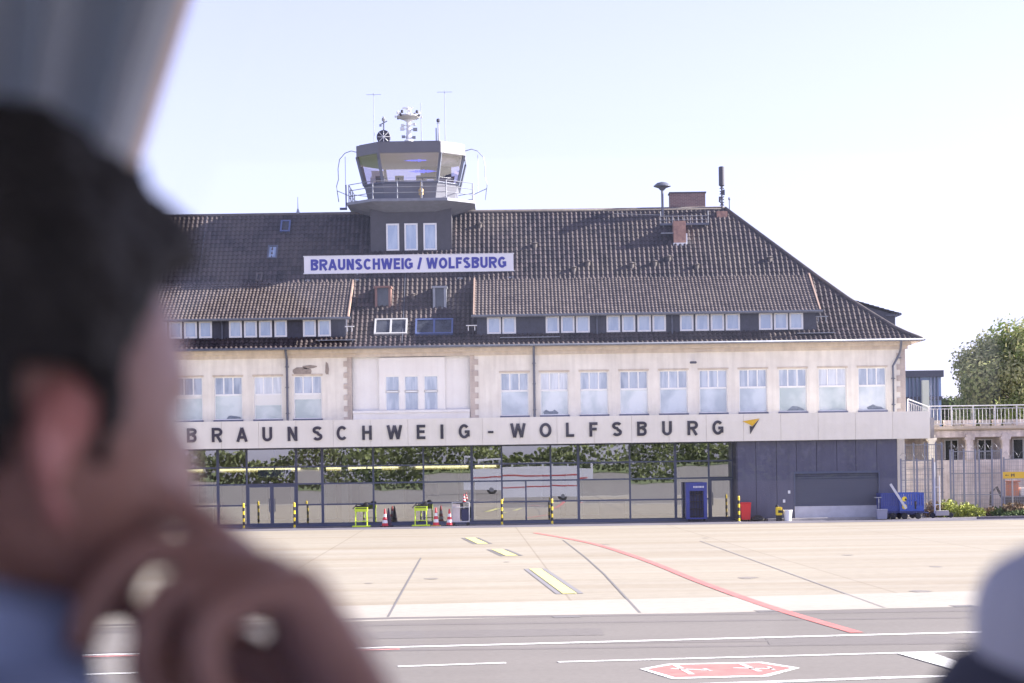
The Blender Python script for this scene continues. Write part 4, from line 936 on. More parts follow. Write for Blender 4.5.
# ================================================================== other things on the ridge
# siren
x, zs_ = W(662.5, 209, 9.3)
t = thing('siren', 'grey mushroom-shaped siren on a pole at the ridge', 'siren', (x, 9.3, roofz(9.3) - .1)); hz = WZ(662, 186, 9.3) - t.location.z
mb = MB(); mb.tube([(0, 0, 0), (0, 0, hz - .1)], .07, 8); mb.build('pole', M_zinc, t)
mb = MB(); mb.lathe((0, 0, hz - .25), [(.12, 0), (.22, .12), (.50, .22), (.50, .26), (.30, .42), (.08, .48)], 20); mb.build('siren_head', M_zinc, t, smooth=False)
# brick chimney
x0, z1 = W(670, 193.5, 9.8); x1, z0 = W(705.5, 208, 9.8)
t = thing('chimney_stack', 'wide dark red brick chimney on the ridge behind a small walkway', 'chimney', ((x0 + x1) / 2, 10.2, RZ - .4)); hw_ = (x1 - x0) / 2; h_ = z1 - RZ + .4
mb = MB(); mb.box(-hw_, hw_, -.4, .5, -.4, h_); 
def brickmat():
    m, n, b = node_mat('brickwork'); tc = n.nodes.new('ShaderNodeTexCoord'); mp = n.nodes.new('ShaderNodeMapping'); mp.inputs['Rotation'].default_value = (R(90), 0, 0)
    br = n.nodes.new('ShaderNodeTexBrick'); br.inputs['Scale'].default_value = 1; br.inputs['Brick Width'].default_value = .25; br.inputs['Row Height'].default_value = .08; br.inputs['Mortar Size'].default_value = .008
    br.inputs['Color1'].default_value = (.15, .085, .085, 1); br.inputs['Color2'].default_value = (.21, .12, .115, 1); br.inputs['Mortar'].default_value = (.3, .26, .24, 1)
    n.links.new(tc.outputs['Object'], mp.inputs[0]); n.links.new(mp.outputs[0], br.inputs['Vector']); n.links.new(br.outputs['Color'], b.inputs['Base Color']); b.inputs['Roughness'].default_value = .9; return m
M_bw = brickmat()
mb.build('brickwork', M_bw, t)
mb = MB(); mb.box(-hw_ - .05, hw_ + .05, -.45, .55, h_, h_ + .08); mb.build('capping', M_greydk, t)
# service walkway in front of it
x0, _ = W(659, 214, 9.0); x1, _ = W(708, 214, 9.0); zw = roofz(8.6) + .15
t = thing('roof_walkway', 'blue-grey steel service walkway with rail in front of the brick chimney', 'walkway', ((x0 + x1) / 2, 8.6, zw)); hw_ = (x1 - x0) / 2
mb = MB(); mb.box(-hw_, hw_, -.1, .7, 0, .05); mb.box(-hw_, hw_, -.12, -.1, 0, .12); mb.build('deck', M_zinc, t)
mb = MB()
for k in range(9): xx = -hw_ + .05 + k * (2 * hw_ - .1) / 8; mb.tube([(xx, -.08, 0), (xx, -.08, .55 if k not in (0, 8) else .8)], .02, 5)
mb.tube([(-hw_, -.08, .52), (hw_, -.08, .52)], .022, 5); mb.tube([(-hw_, -.08, .3), (hw_, -.08, .3)], .018, 5); mb.tube([(-hw_ - 2.6, -.02, .72), (-hw_, -.08, .60)], .018, 5); mb.build('handrail', M_steel, t)
mb = MB()
for k in range(4): xx = -hw_ + .2 + k * (2 * hw_ - .4) / 3; mb.tube([(xx, -.05, 0), (xx, .1, -.35)], .03, 5)
mb.build('strut', M_steel, t)
mb = MB(); mb.box(-hw_, -hw_ + .9, -.85, -.55, -.55, -.5); mb.build('step_board', M_steel, t)
# small brick chimney below
y = 7.6; x0, z1 = W(673, 221, y); x1, z0 = W(686.5, 236, y); zr = roofz(y)
t = thing('chimney', 'small orange brick chimney with pale flashing low on the roof slope', 'chimney', ((x0 + x1) / 2, y + .3, zr)); hw_ = (x1 - x0) / 2
mb = MB(); mb.box(-hw_ + .03, hw_ - .03, -.3, .5, -.2, z1 - zr); mb.build('brickwork', M_orange, t)
mb = MB(); mb.box(-hw_, hw_, -.36, -.302, -.2, .12); mb.box(hw_ - .028, hw_ + .05, -.3, .6, -.2, .65); mb.build('flashing', M_white, t)
# phone mast
x, _ = W(722, 205, 9.6)
t = thing('mast_antenna', 'dark cylindrical mobile antenna on a lattice pole at the right end of the ridge', 'antenna', (x, 9.6, roofz(9.6) - .2)); za, zb2 = WZ(722, 186, 9.6) - t.location.z, WZ(722, 166.5, 9.6) - t.location.z
mb = MB(); mb.tube([(0, 0, 0), (0, 0, za)], .05, 6)
for k in range(5):
    z_ = .5 + k * .32; mb.tube([(-.12, 0, z_), (.12, 0, z_ + .2)], .03, 5); mb.tube([(.12, 0, z_), (-.12, 0, z_ + .2)], .03, 5)
mb.box(-.18, -.08, -.1, .05, .7, 1.0); mb.box(.06, .16, -.1, .05, 1.1, 1.4); mb.build('lattice_pole', M_letter, t)
mb = MB(); mb.lathe((0, 0, za), [(.10, 0), (.17, .03), (.17, zb2 - za - .03), (.10, zb2 - za)], 14); mb.build('antenna_drum', M_letter, t, smooth=False)
mb = MB(); mb.box(-.35, .25, -.45, -.05, -.25, .12); mb.build('base_flashing', M_orange, t)
x, _ = W(729.5, 200, 9.5); t = thing('vent_pole', 'short thin pole with a knob just right of the dark cylindrical antenna', 'pole', (x, 9.6, RZ - .3)); hz = WZ(729, 200, 9.5) - RZ + .3
mb = MB(); mb.tube([(0, 0, 0), (0, 0, hz)], .03, 6); mb.build('pole', M_zinc, t); mb = MB(); mb.lathe((0, 0, hz), [(.04, 0), (.07, .06), (.05, .16)], 8); mb.build('knob', M_zinc, t)
# lightning rod on the left ridge
x, _ = W(298, 216, 9.7); mb = MB(); mb.tube([(x, 9.7, RZ), (x, 9.7, WZ(298, 197, 9.7))], .03, 6, r1=.012); mb.lathe((x, 9.7, RZ + .1), [(.12, 0), (.08, .15), (.03, .3)], 8)
o = mb.build('lightning_rod', M_steel, origin=(x, 9.7, RZ)); tag(o, 'slim pale lightning rod on the ridge left of the tower', 'lightning rod')
# ================================================================== low wing with roof terrace, right of the terminal
GY = 5.0
wing = thing('terrace_wing', 'low weathered pale wing with piers, dark windows and a roof terrace right of the terminal', 'building', (30, GY, 0))
def WP(mb, name, m, parent=None, **k):
    o = mb.build(name, m, None, **k)
    if parent: o.parent = parent
    else: o.parent = wing; o.location = -wing.location
    return o
wx0, wx1 = XR + .02, 48.0
ot, ob = 4.25, 3.0
mb = MB(); mb.box(wx0, wx1, GY, GY + .35, 0, ob); mb.box(wx0, wx1, GY + .02, GY + .35, ot, 4.62)
WP(mb, 'wall', M_wing)
mb = MB(); mb.box(wx0, wx1, GY + 1.5, GY + 1.7, 0, 4.6); mb.box(wx0, wx1, GY + .36, 16, 4.63, 4.7); mb.box(wx0, wx1, 16, 16.3, 0, 4.62); mb.box(wx1 - .3, wx1, GY + .36, 16, 0, 4.62); WP(mb, 'rear_wall', M_wing)
mb = MB(); mb.box(wx0, wx1, GY - .25, GY + .36, 4.71, 4.86); mb.box(wx0, wx1, GY - .12, GY + .34, 4.64, 4.708); WP(mb, 'terrace_edge', M_cornice)
px = [(928.5, 935), (966, 973), (1002, 1009), (1040, 1047), (1078, 1085)]
for (u0, u1) in px:
    a, b = WX(u0, 440, GY), WX(u1, 440, GY); mb = MB(); mb.box(a, b, GY - .08, GY + .3, ob - .0, ot + .15); mb.box(a - .08, b + .08, GY - .1, GY + .32, ot - .16, ot - .0); WP(mb, 'pier', M_cream if u0 < 930 else M_wing)  # first pier in cream: its warm sunlight is put into the colour
for (u0, u1) in ((944, 958), (977, 992), (1012, 1034), (1052, 1072)):
    a, b = WX(u0, 440, GY + 1.5), WX(u1, 440, GY + 1.5); mb = MB(); z0, z1 = 2.9, 4.15; yy = GY + 1.42; f = .06
    mb.box(a, b, yy, yy + .06, z1 - f, z1); mb.box(a, a + f, yy, yy + .06, z0, z1 - f); mb.box(b - f, b, yy, yy + .06, z0, z1 - f); m_ = (a + b) / 2; mb.box(m_ - .04, m_ + .04, yy, yy + .06, z0, z1 - f); mb.box(a + f, b - f, yy + .03, yy + .05, z0, z1 - f, 1)
    WP(mb, 'window', [M_white, M_darkpane])
# terrace balustrade: top and bottom rail, bars, posts, pale planter blocks
def balustrade(name, label, x0, z0, x1, z1, y, hgt, nb, m):
    t = thing(name, label, 'railing', (x0, y, z0)); dx, dz = x1 - x0, z1 - z0
    mb = MB(); mb.tube([(0, 0, hgt), (dx, 0, hgt + dz)], .035, 6); mb.tube([(0, 0, hgt - .16), (dx, 0, hgt - .16 + dz)], .018, 5); mb.tube([(0, 0, .12), (dx, 0, .12 + dz)], .025, 5); mb.build('rail', m, t)
    mb = MB()
    for k in range(nb + 1): q = k / nb; mb.tube([(dx * q, 0, .1 + dz * q), (dx * q, 0, hgt - .16 + dz * q)], .013, 4)
    mb.build('bars', m, t)
    n = max(1, round(math.hypot(dx, dz) / 1.2))
    for k in range(n + 1):
        q = k / n; mb = MB(); mb.box(dx * q - .03, dx * q + .03, -.03, .03, dz * q, dz * q + hgt + .0); mb.build('post', m, t)
    return t
M_rail = mat('rail_white', (.62, .62, .64), .45, var=.1)
ry = GY + .1
balustrade('terrace_railing', 'long white metal railing along the roof terrace', WX(930, 430, ry), 4.87, 46, 4.87, ry, 1.12, 110, M_rail)
xa, xb = WX(908, 410, 3.0), WX(929, 410, 3.0)
balustrade('stair_railing', 'short sloping white railing behind the right end of the cream fascia', xa, WZ(908, 399, 3.0) - 1.0, xb, WZ(929, 407, 3.0) - 1.0, 3.0, 1.0, 12, M_rail)
mb = MB(); mb.box(xa - .1, xb + .1, 2.2, 3.4, 5.0, 5.3); mb.box(xb - .1, xb + .1, 2.2, GY - .26, 4.2, 5.0)
k_ = WP(mb, 'stair_landing', M_conc)
for k, u in enumerate((936, 948, 957, 969, 985, 997, 1008, 1020, 1033, 1048)):
    x = WX(u, 427, ry + .35); mb = MB(); w_ = random.uniform(.16, .42); mb.prism([(-w_, -.15), (w_, -.15), (w_, .15), (-w_, .15)], 0, .34, pts1=[(-w_ - .05, -.18), (w_ + .05, -.18), (w_ + .05, .18), (-w_ - .05, .18)])
    o = mb.build('planter', [M_conc, M_wing][k % 2], origin=(0, 0, 0)); o.location = (x, ry + .4, 4.87)
    tag(o, ('first', 'second', 'third', 'fourth', 'fifth', 'sixth', 'seventh', 'eighth', 'ninth', 'tenth')[k] + ' planter block from the terminal along the terrace railing', 'planter', 'planters along the terrace railing')

# ================================================================== security fence
M_post = mat('fence_post_blue_grey', (.24, .25, .31), .5, metal=.2)
def mesh_fence(label, x0, x1, y, h, posts, zb=.05, sp=.2, wr=.006, razor=True, nm='security_fence'):
    t = thing(nm, label, 'fence', (x0, y, 0)); L = x1 - x0
    for px_ in posts:
        mb = MB(); x = px_ - x0; mb.box(x - .04, x + .04, -.04, .04, 0, h + .12); mb.build('post', M_post, t)
    mb = MB(); k = 0; x = 0
    while x <= L: mb.box(x - wr, x + wr, -.006, .006, zb, h); x += sp * .5
    z = zb
    while z <= h: mb.box(0, L, .007, .019, z - wr, z + wr); z += sp
    for z in (zb + .02, h * .33, h * .66, h): mb.box(0, L, -.03, -.008, z - .025, z + .025)
    mb.build('mesh_panel', M_steel, t)
    if razor:
        mb = MB(); pts = []; n = int(L / .05)
        for k in range(n): a = k * .7; pts.append((k * .05, -.0 + .16 * math.cos(a), h + .25 + .16 * math.sin(a)))
        mb.tube(pts, .009, 3); mb.build('razor_wire', M_steel, t)
    return t
fp = lambda us, y: [WX(u, 480, y) for u in us]
y = 1.2; mesh_fence('tall blue-grey mesh security fence with razor wire, long main run', WX(950, 480, y), WX(1002, 480, y), y, 3.45, fp((950.5, 953.5, 964, 975.5, 979.5, 992, 1001.5), y))
y = 2.6; mesh_fence('taller mesh fence panel tucked beside the grey cladding', WX(904, 470, y), WX(944, 470, y), y, 3.85, fp((905, 914, 925, 928, 936, 942), y), razor=False)
y = -.4; mesh_fence('low open-topped mesh gate in front of the taller panel', WX(901, 480, y), WX(934, 480, y), y, 3.0, fp((901, 917, 933), y), razor=True, nm='mesh_gate')
y = 1.6; mesh_fence('far right mesh fence run behind the yellow sign', WX(1004, 480, y), 36.0, y, 3.0, [WX(1004, 480, y) + k * 2.5 for k in range(4)])
# pale gate pole with wheeled foot
x = WX(934, 490, -1.0); t = thing('barrier_post', 'pale twin steel post on a wheeled concrete foot beside the blue carts', 'barrier', (x, -1.6, .006))
mb = MB(); mb.tube([(-.09, 0, .1), (-.09, 0, 2.9)], .035, 6); mb.tube([(.16, 0, .1), (.16, 0, 2.2)], .025, 6); mb.tube([(-.09, 0, 1.6), (.16, 0, 1.6)], .02, 5); mb.tube([(-.09, 0, .7), (.16, 0, .7)], .02, 5); mb.build('post', M_rail, t)
mb = MB(); mb.box(-.1, .6, -.2, .2, .12, .38); mb.build('foot', M_conc, t, bevel=.02)
for dx in (-.22, .72):
    mb = MB(); mb.lathe((dx, -.06, .14), [(.13, 0), (.14, .02), (.14, .10), (.13, .12)], 12, axis='Y'); mb.build('wheel', M_black, t)

# yellow sign on two posts with arrow and M
x0, x1 = WX(1003, 475, -.6), WX(1040, 475, -.6); z1_, z0_ = WZ(1010, 472, -.6), WZ(1010, 478.6, -.6)
t = thing('direction_sign', 'yellow direction sign with dark arrow on thin posts at the right edge', 'sign', (x0, -.6, .006)); L = x1 - x0
mb = MB(); mb.box(0, L, 0, .05, z0_, z1_); mb.build('sign_board', mat('sign_yellow', (.80, .50, .04), .45), t)
for xx in (.5, L - .5): mb = MB(); mb.tube([(xx, .09, 0), (xx, .09, z1_)], .03, 6); mb.build('post', M_steel, t)
mb = MB(); zc_ = (z0_ + z1_) / 2; mb.box(.14, .30, -.012, -.002, zc_ - .012, zc_ + .012); mb.poly([(.10, -.012, zc_), (.17, -.012, zc_ + .05), (.17, -.012, zc_ - .05)])
mb.box(.42, .46, -.012, -.002, zc_ - .08, zc_ + .08); mb.box(.56, .60, -.012, -.002, zc_ - .08, zc_ + .08); mb.box(.462, .558, -.012, -.002, zc_ - .01, zc_ + .04); mb.build('symbols', M_letter, t)

# ================================================================== things along the foot of the front
SYY = -3.0
def bollard(u, label, y=SYY, h=1.28):
    x = WX(u, 520, y); t = thing('bollard', label, 'bollard', (x, y, .004), 'yellow and black bollards along the glass front')
    mb = MB(); r = .055; n = 7
    for k in range(n): mb.lathe((0, 0, h * k / n), [(r, 0), (r, h / n - .0005)], 12, mi=k % 2)
    mb.build('striped_post', [M_yellow, M_black], t)
    mb = MB(); mb.lathe((0, 0, 0), [(.11, 0), (.11, .02), (.06, .04)], 12); mb.build('foot_plate', M_steel, t)
    mb = MB(); mb.lathe((0, 0, h), [(r + .003, 0), (r * .8, .03), (.01, .045)], 12); mb.build('cap', M_yellow, t)
for u, l in ((243.8, 'striped bollard at the left side of the double glass door'), (294.5, 'striped bollard at the right side of the double glass door'),
             (502, 'striped bollard just right of the luggage trolley'), (552.2, 'striped bollard standing alone before the middle glass panes'), (739, 'striped bollard beside the red bin')):
    bollard(u, l)
# traffic cones
def cone(u, label, h=.95, base=None, dark=False, y=SYY, z=.004, s=1.0):
    x = WX(u, 520, y); t = thing('traffic_cone', label, 'traffic cone', (x, y, z), 'traffic cones')
    mb = MB(); q = .24 * s; mb.box(-q, q, -q, q, 0, .05 * s); mb.build('base', base or M_black, t, bevel=.01)
    mb = MB(); prof = [(.17, .05), (.145, .2), (.12, .36), (.095, .52), (.07, .68), (.05, .82), (.03, .95)]
    cols = [0, 1, 0, 1, 0, 0]
    if dark: cols = [2, 2, 2, 2, 2, 2]
    for k in range(6):
        (r0, z0), (r1, z1) = prof[k], prof[k + 1]; mb.lathe((0, 0, 0), [(r0 * s, z0 * h / .95 * 1), (r1 * s, z1 * h / .95)], 14, mi=cols[k])
    mb.build('cone_body', [mat('cone_red', (.62, .03, .05), .45), mat('cone_white', (.85, .82, .82), .4), mat('cone_reflection', (.05, .03, .06), .5)], t, smooth=False)
cone(385, 'red and white cone between the two lime trolleys', .93)
cone(388.6, 'dark cone painted as the glass reflection of the cone between the lime trolleys', .95, dark=True, y=-2.5)  # dark stand-in for the front cone's mirror image in the glass
cone(436, 'tall red and white cone on a yellowish base right of the second lime trolley', .95, base=mat('cone_base_ochre', (.5, .3, .08), .7))
cone(449.5, 'red and white cone at the left side of the luggage trolley', .88)

# lime yellow chock stands
def stand(u, label):
    x = WX(u, 520, SYY); t = thing('equipment_stand', label, 'equipment stand', (x, SYY, .004), 'lime yellow equipment stands')
    for a in (-.3, .3):
        for b in (-.2, .2): mb = MB(); mb.tube([(a, b, .06), (a * .95, b, .8)], .026, 6); mb.build('leg', M_lime, t)
    mb = MB(); mb.box(-.46, .46, -.26, -.2, .03, .09); mb.box(-.46, .46, .2, .26, .03, .09); mb.box(-.03, .03, -.2, .2, .03, .09); mb.box(-.34, .34, -.22, .22, .30, .33); mb.build('base_frame', M_lime, t)
    mb = MB(); mb.box(-.33, .33, -.22, .22, .8, 1.02); mb.build('tray', M_lime, t, bevel=.01)
    mb = MB(); mb.box(-.28, .28, -.235, -.222, .95, .99); mb.box(-.26, .16, -.16, .16, 1.022, 1.10); mb.build('tray_contents', M_black, t)
    mb = MB(); mb.lathe((.22, 0, 1.12), [(.05, -.14), (.14, -.12), (.14, .12), (.05, .14)], 10, axis='Y'); mb.tube([(.1, 0, 1.12), (-.2, 0, 1.18), (-.45, .1, .95)], .025, 5); mb.build('cable_reel', M_black, t)
stand(361.5, 'left lime yellow four-legged stand with black reel, nearer the door'); stand(421, 'right lime yellow four-legged stand with black reel, between two cones')

# luggage trolley with a box and small cone
x = WX(460.5, 520, SYY); t = thing('luggage_trolley', 'silver luggage trolley carrying a pale box and dark bag', 'trolley', (x, SYY, .004))
mb = MB(); mb.tube([(-.42, 0, .2), (-.42, 0, 1.2), (.45, 0, 1.2), (.45, 0, .2)], .025, 6); mb.tube([(-.42, .3, .2), (-.42, 0, .2), (.45, 0, .2), (.45, .3, .2)], .02, 5); mb.tube([(-.42, 0, .95), (.45, 0, .95)], .02, 5); mb.box(-.4, .43, -.05, .4, .2, .24); mb.build('frame', M_rail, t)
for dx in (-.36, .38):
    for dy in (0, .35): mb = MB(); mb.lathe((dx, dy - .03, .09), [(.08, 0), (.09, .01), (.09, .05), (.08, .06)], 12, axis='Y'); mb.build('wheel', M_black, t)
mb = MB(); mb.box(x - .39, x - .02, SYY + .02, SYY + .36, .25, 1.12); o = mb.build('cardboard_box', mat('pale_box', (.72, .62, .55), .8, var=.15)); tag(o, 'tall pale cardboard box on the left half of the luggage trolley', 'box')
mb = MB(); mb.box(x + .03, x + .42, SYY + .03, SYY + .3, .25, .88); o = mb.build('travel_bag', mat('bag_dark_blue', (.03, .035, .09), .7), bevel=.04); tag(o, 'dark blue bag standing on the right half of the luggage trolley', 'bag')
cone(464.5, 'small red cone perched on top of the luggage trolley', .42, y=SYY, z=1.215, s=.5)

# blue cage cabinet
x0, x1 = WX(685.5, 500, -1.0), WX(706.3, 500, -1.0); wd = x1 - x0
t = thing('cage_cabinet', 'tall dark blue cabinet with open mesh front beside the single glass door', 'cabinet', (x0, -1.1, .004)); zt_ = 1.93
mb = MB(); mb.box(0, .18, -.3, .5, .12, zt_); mb.box(wd - .18, wd, -.3, .5, .12, zt_); mb.box(.18, wd - .18, .45, .5, .12, zt_); mb.box(.18, wd - .18, -.3, .45, .12, .2); mb.box(0, wd, -.34, .52, zt_, zt_ + .1); mb.box(.18, wd - .18, -.32, -.27, zt_ - .34, zt_ - .002); mb.build('body', mat('cabinet_blue', (.035, .055, .30), .4, var=.15), t)
mb = MB()
for k in range(4): mb.box(.2, wd - .2, -.2, .4, .25 + k * .38, .28 + k * .38)
for k in range(5): xx = .24 + k * (wd - .48) / 4; mb.box(xx - .012, xx + .012, -.29, -.27, .2, zt_ - .34)
mb.build('shelf_rack', mat('cabinet_inner', (.02, .02, .05), .6), t)
t2 = text_mb('BRAUNSCHWEIG', w=.62, h=.11, depth=.01, bold=.02, cx=wd * .62, cz=zt_ - .14, y=-.33) if False else None
mb = MB()
xx = .38
for wk in (.07, .05, .06, .05, .06, .07, .05, .06): mb.box(xx, xx + wk - .012, -.335, -.322, zt_ - .18, zt_ - .09); xx += wk + .012
mb.build('white_lettering', M_white, t)
for dx in (.15, wd - .15): mb = MB(); mb.lathe((dx, -.2, .07), [(.06, -.03), (.07, -.02), (.07, .02), (.06, .03)], 10, axis='Y'); mb.build('castor', M_black, t)

# red bin
x = WX(746, 515, -2.6); t = thing('waste_bin', 'bright red waste bin by the grey cladding', 'bin', (x, -2.3, .004))
mb = MB(); mb.prism([(-.2, -.24), (.22, -.24), (.22, .24), (-.2, .24)], .08, .92, pts1=[(-.27, -.3), (.27, -.3), (.27, .3), (-.27, .3)]); mb.build('bin_body', M_red, t)
mb = MB(); mb.prism([(-.3, -.33), (.3, -.33), (.3, .33), (-.3, .33)], .923, .98, pts1=[(-.24, -.26), (.24, -.26), (.24, .26), (-.24, .26)]); mb.build('lid', M_red, t)
for dx in (-.2, .2): mb = MB(); mb.lathe((dx, .25, .09), [(.08, -.03), (.09, 0), (.08, .03)], 12, axis='X'); mb.build('wheel', M_black, t)
# black hose/bag next to it
mb = MB(); mb.lathe((0, 0, 0), [(.28, 0), (.36, .08), (.3, .2), (.12, .3)], 12); o = mb.build('rubber_mat_pile', M_black, smooth=False); o.location = (WX(757.5, 517, -2.4), -2.4, .004); tag(o, 'low black heap on the ground right of the red bin', 'heap')
# yellow-black hydrant like stand
x = WX(778.6, 515, -2.8); t = thing('wheel_chock_stand', 'small yellow and black stand left of the white bucket', 'stand', (x, -2.9, .004))
mb = MB(); mb.box(-.16, .16, -.14, .14, .3, .72); mb.build('yellow_box', M_yellow, t, bevel=.03); mb = MB(); mb.box(-.13, .13, -.12, .12, .0, .298); mb.box(-.05, .2, -.155, -.142, .42, .56); mb.lathe((-.08, 0, .73), [(.09, 0), (.1, .06), (.04, .1)], 10); mb.build('black_fittings', M_black, t)
mb = MB(); mb.lathe((0, 0, 0), [(.17, 0), (.18, .04), (.23, .5), (.25, .52), (.25, .56), (.21, .56)], 18); o = mb.build('bucket', M_white, smooth=False); o.location = (WX(787.5, 515, -2.8), -2.9, .004); tag(o, 'white bucket in front of the left end of the loading dock', 'bucket')
# grey box on castors
x = WX(881.5, 515, -3.2); t = thing('grey_container', 'grey-blue lidded box at the foot of the navy cart', 'box', (x, -3.2, .004))
mb = MB(); mb.prism([(-.24, -.2), (.24, -.2), (.24, .2), (-.24, .2)], .04, .48, pts1=[(-.27, -.23), (.27, -.23), (.27, .23), (-.27, .23)]); mb.build('box_body', mat('box_blue_grey', (.28, .29, .38), .5), t)
mb = MB(); mb.box(-.29, .29, -.25, .25, .483, .54); mb.build('lid', mat('box_blue_grey', (.28, .29, .38), .5), t, bevel=.01)
mb = MB(); mb.tube([(-.1, .2, .5), (-.1, .2, 1.15)], .02, 5); mb.tube([(-.32, .2, 1.13), (.05, .2, 1.13)], .02, 5); mb.build('pull_handle', M_steel, t)
# baggage carts
def cart(u0, u1, label, m, yellow, y=-2.9, z0=.42, z1=1.36, dp=1.5):
    x0, x1 = WX(u0, 505, y), WX(u1, 505, y); L = x1 - x0; t = thing('baggage_cart', label, 'baggage cart', (x0, y, .004), 'blue baggage carts')
    mb = MB(); mb.box(0, L, 0, dp, z0 - .1, z0); mb.box(.1, L - .1, .1, dp - .1, z0 - .18, z0 - .1); mb.build('chassis', M_navy, t)
    mb = MB()
    for yy in (.0, dp - .04):
        mb.box(0, L, yy, yy + .04, z1 - .06, z1); mb.box(0, L, yy, yy + .04, z0, z0 + .28)
        n = 9
        for k in range(n + 1): xx = k * (L - .08) / n; mb.box(xx, xx + .08, yy, yy + .04, z0 + .28, z1 - .06)
        mb.box(.05, L - .05, yy + .01, yy + .02, z0 + .5, z0 + .54)
    for xx in (0, L - .04): mb.box(xx, xx + .04, .04, dp - .04, z0, z1 - .01)
    mb.build('side_panels', m, t)
    for dx in (.25, L - .3):
        for dy in (-.02, dp - .1): mb = MB(); mb.lathe((dx, dy, .17), [(.12, 0), (.17, .02), (.17, .10), (.12, .12)], 14, axis='Y'); mb.build('wheel', M_black, t)
    mb = MB(); mb.tube([(L, .1, .35), (L + .25, .1, .3)], .03, 5); mb.build('tow_bar', M_navy, t)
    if yellow:
        mb = MB(); zc1 = z0 + .62
        for zz in (z0 + .62, z0 + .22): mb.lathe((.25, -.02, zz), [(.13, 0), (.13, .015)], 14, axis='Y'); 
        mb.build('yellow_reflector', M_yellow, t)
        mb = MB()
        for zz in (z0 + .62, z0 + .22): mb.lathe((.31, -.035, zz - .03), [(.06, 0), (.06, .01)], 10, axis='Y')
        mb.box(L * .62, L * .68, -.02, -.004, z0 + .1, z0 + .5); mb.build('reflector_mark', M_black, t)
    return t
cart(881, 899, 'navy blue baggage cart nearest the roller shutter', mat('cart_navy', (.025, .05, .26), .45, var=.2), False)
cart(899.6, 924, 'brighter blue baggage cart with two round yellow marks on its side', mat('cart_blue', (.035, .09, .42), .45, var=.2), True, y=-3.0)
mb = MB(); mb.box(-.06, .06, -.02, .02, 0, 1.5); o = mb.build('white_plank', M_rail); o.location = (WX(906, 500, -3.1), -3.14, .55); o.rotation_euler = (0, R(-32), 0); tag(o, 'pale plank leaning diagonally on the brighter blue cart', 'plank')

# kerb at the right
mb = MB(); mb.box(WX(978, 521, -4.5), 60, -4.6, -4.2, .0, .13); tag(mb.build('kerb', mat('kerb_dark', (.16, .14, .16), .8, var=.2)), kind='structure')
# plants at the foot of the fence
M_pl = [mat('shrub_yellow_green', (.38, .40, .06), .8, col2=(.20, .24, .05), scale=9), mat('shrub_brown', (.24, .15, .09), .9, col2=(.13, .10, .05), scale=7), mat('shrub_green', (.12, .17, .05), .8, col2=(.07, .10, .03), scale=7)]
def tuft(u0, u1, y0, y1, h, n, mi, label, nm='shrub', seed=1):
    rnd = random.Random(seed); x0, x1 = WX(u0, 510, y0), WX(u1, 510, y0); xm, ym = (x0 + x1) / 2, (y0 + y1) / 2; mb = MB()
    for k in range(n):
        a = rnd.uniform(-1, 1); b = rnd.uniform(-1, 1); hh = h * (1 - .55 * a * a) * rnd.uniform(.35, 1) ; x = a * (x1 - x0) / 2; y = b * (y1 - y0) / 2
        s = rnd.uniform(.03, .09); lx_, ly_ = rnd.uniform(-.15, .15), rnd.uniform(-.15, .15); z = rnd.uniform(0, hh)
        d = Vector((rnd.uniform(-1, 1), rnd.uniform(-1, 1), rnd.uniform(-.2, 1.4))).normalized() * s * 2; e = Vector((rnd.uniform(-1, 1), rnd.uniform(-1, 1), rnd.uniform(-1, 1))).normalized() * s
        p = Vector((x + lx_, y + ly_, z)); mb.poly([p - e, p + d * .6 - e * .2, p + d, p + e])
    for k in range(14): a = rnd.uniform(-.8, .8); mb.tube([(a * (x1 - x0) / 2, 0, 0), (a * (x1 - x0) / 2 + rnd.uniform(-.1, .1), rnd.uniform(-.1, .1), h * .6 * (1 - .5 * a * a))], .01, 3)
    mb.norecalc = True; o = mb.build(nm, M_pl[mi]); o.location = (xm, ym, .006); return tag(o, label, 'shrub')
tuft(928, 945, -.6, .6, .95, 1500, 1, 'brownish dry bush behind the blue carts', seed=2)
tuft(940, 962, -.7, .7, .95, 2200, 0, 'yellow-green grassy bush, the taller left half of the pair at the fence', seed=3)
tuft(957, 984, -.7, .6, .75, 2600, 0, 'yellow-green grassy bush, the longer lower one at the fence', seed=4)
tuft(984, 1001, .2, 1.0, .5, 900, 1, 'thin dry weeds at the foot of the fence posts', seed=5)
tuft(996, 1008, -.9, -.2, .5, 700, 2, 'small dark green weed clump at the last fence post', seed=6)
tuft(1003, 1032, -.9, .3, .8, 1900, 1, 'reddish brown bush below the yellow direction sign', seed=7)
tuft(1006, 1050, -1.9, -.9, .35, 1700, 2, 'low green ground plants under the yellow direction sign', seed=8)
# orange and white excavator-like machine behind the fence
t = thing('mini_excavator', 'small orange and white machine behind the fence at the right edge', 'excavator', (WX(1016, 490, 3.0), 3.0, .006))
mb = MB(); mb.box(-.9, 1.2, -.6, .6, .05, .4); mb.build('tracks', M_black, t, bevel=.08); mb = MB(); mb.box(-.7, 1.0, -.55, .55, .42, .95); mb.build('engine_housing', mat('dark_machine', (.09, .08, .08), .5), t, bevel=.05)
mb = MB(); mb.box(-.5, .05, -.4, .3, .96, 1.75); mb.box(-.62, .17, -.5, .4, 1.76, 1.84); mb.build('cabin', mat('machine_orange', (.55, .24, .15), .5), t, bevel=.04)
mb = MB(); mb.box(.12, .9, -.35, .45, .96, 1.45); mb.build('rear_cover', M_bay, t, bevel=.06)
mb = MB(); mb.tube([(-.75, -.2, .8), (-1.1, -.2, 1.5), (-1.4, -.2, 1.2), (-1.45, -.2, .5)], .08, 8); mb.build('arm', mat('dark_machine', (.09, .08, .08), .5), t)

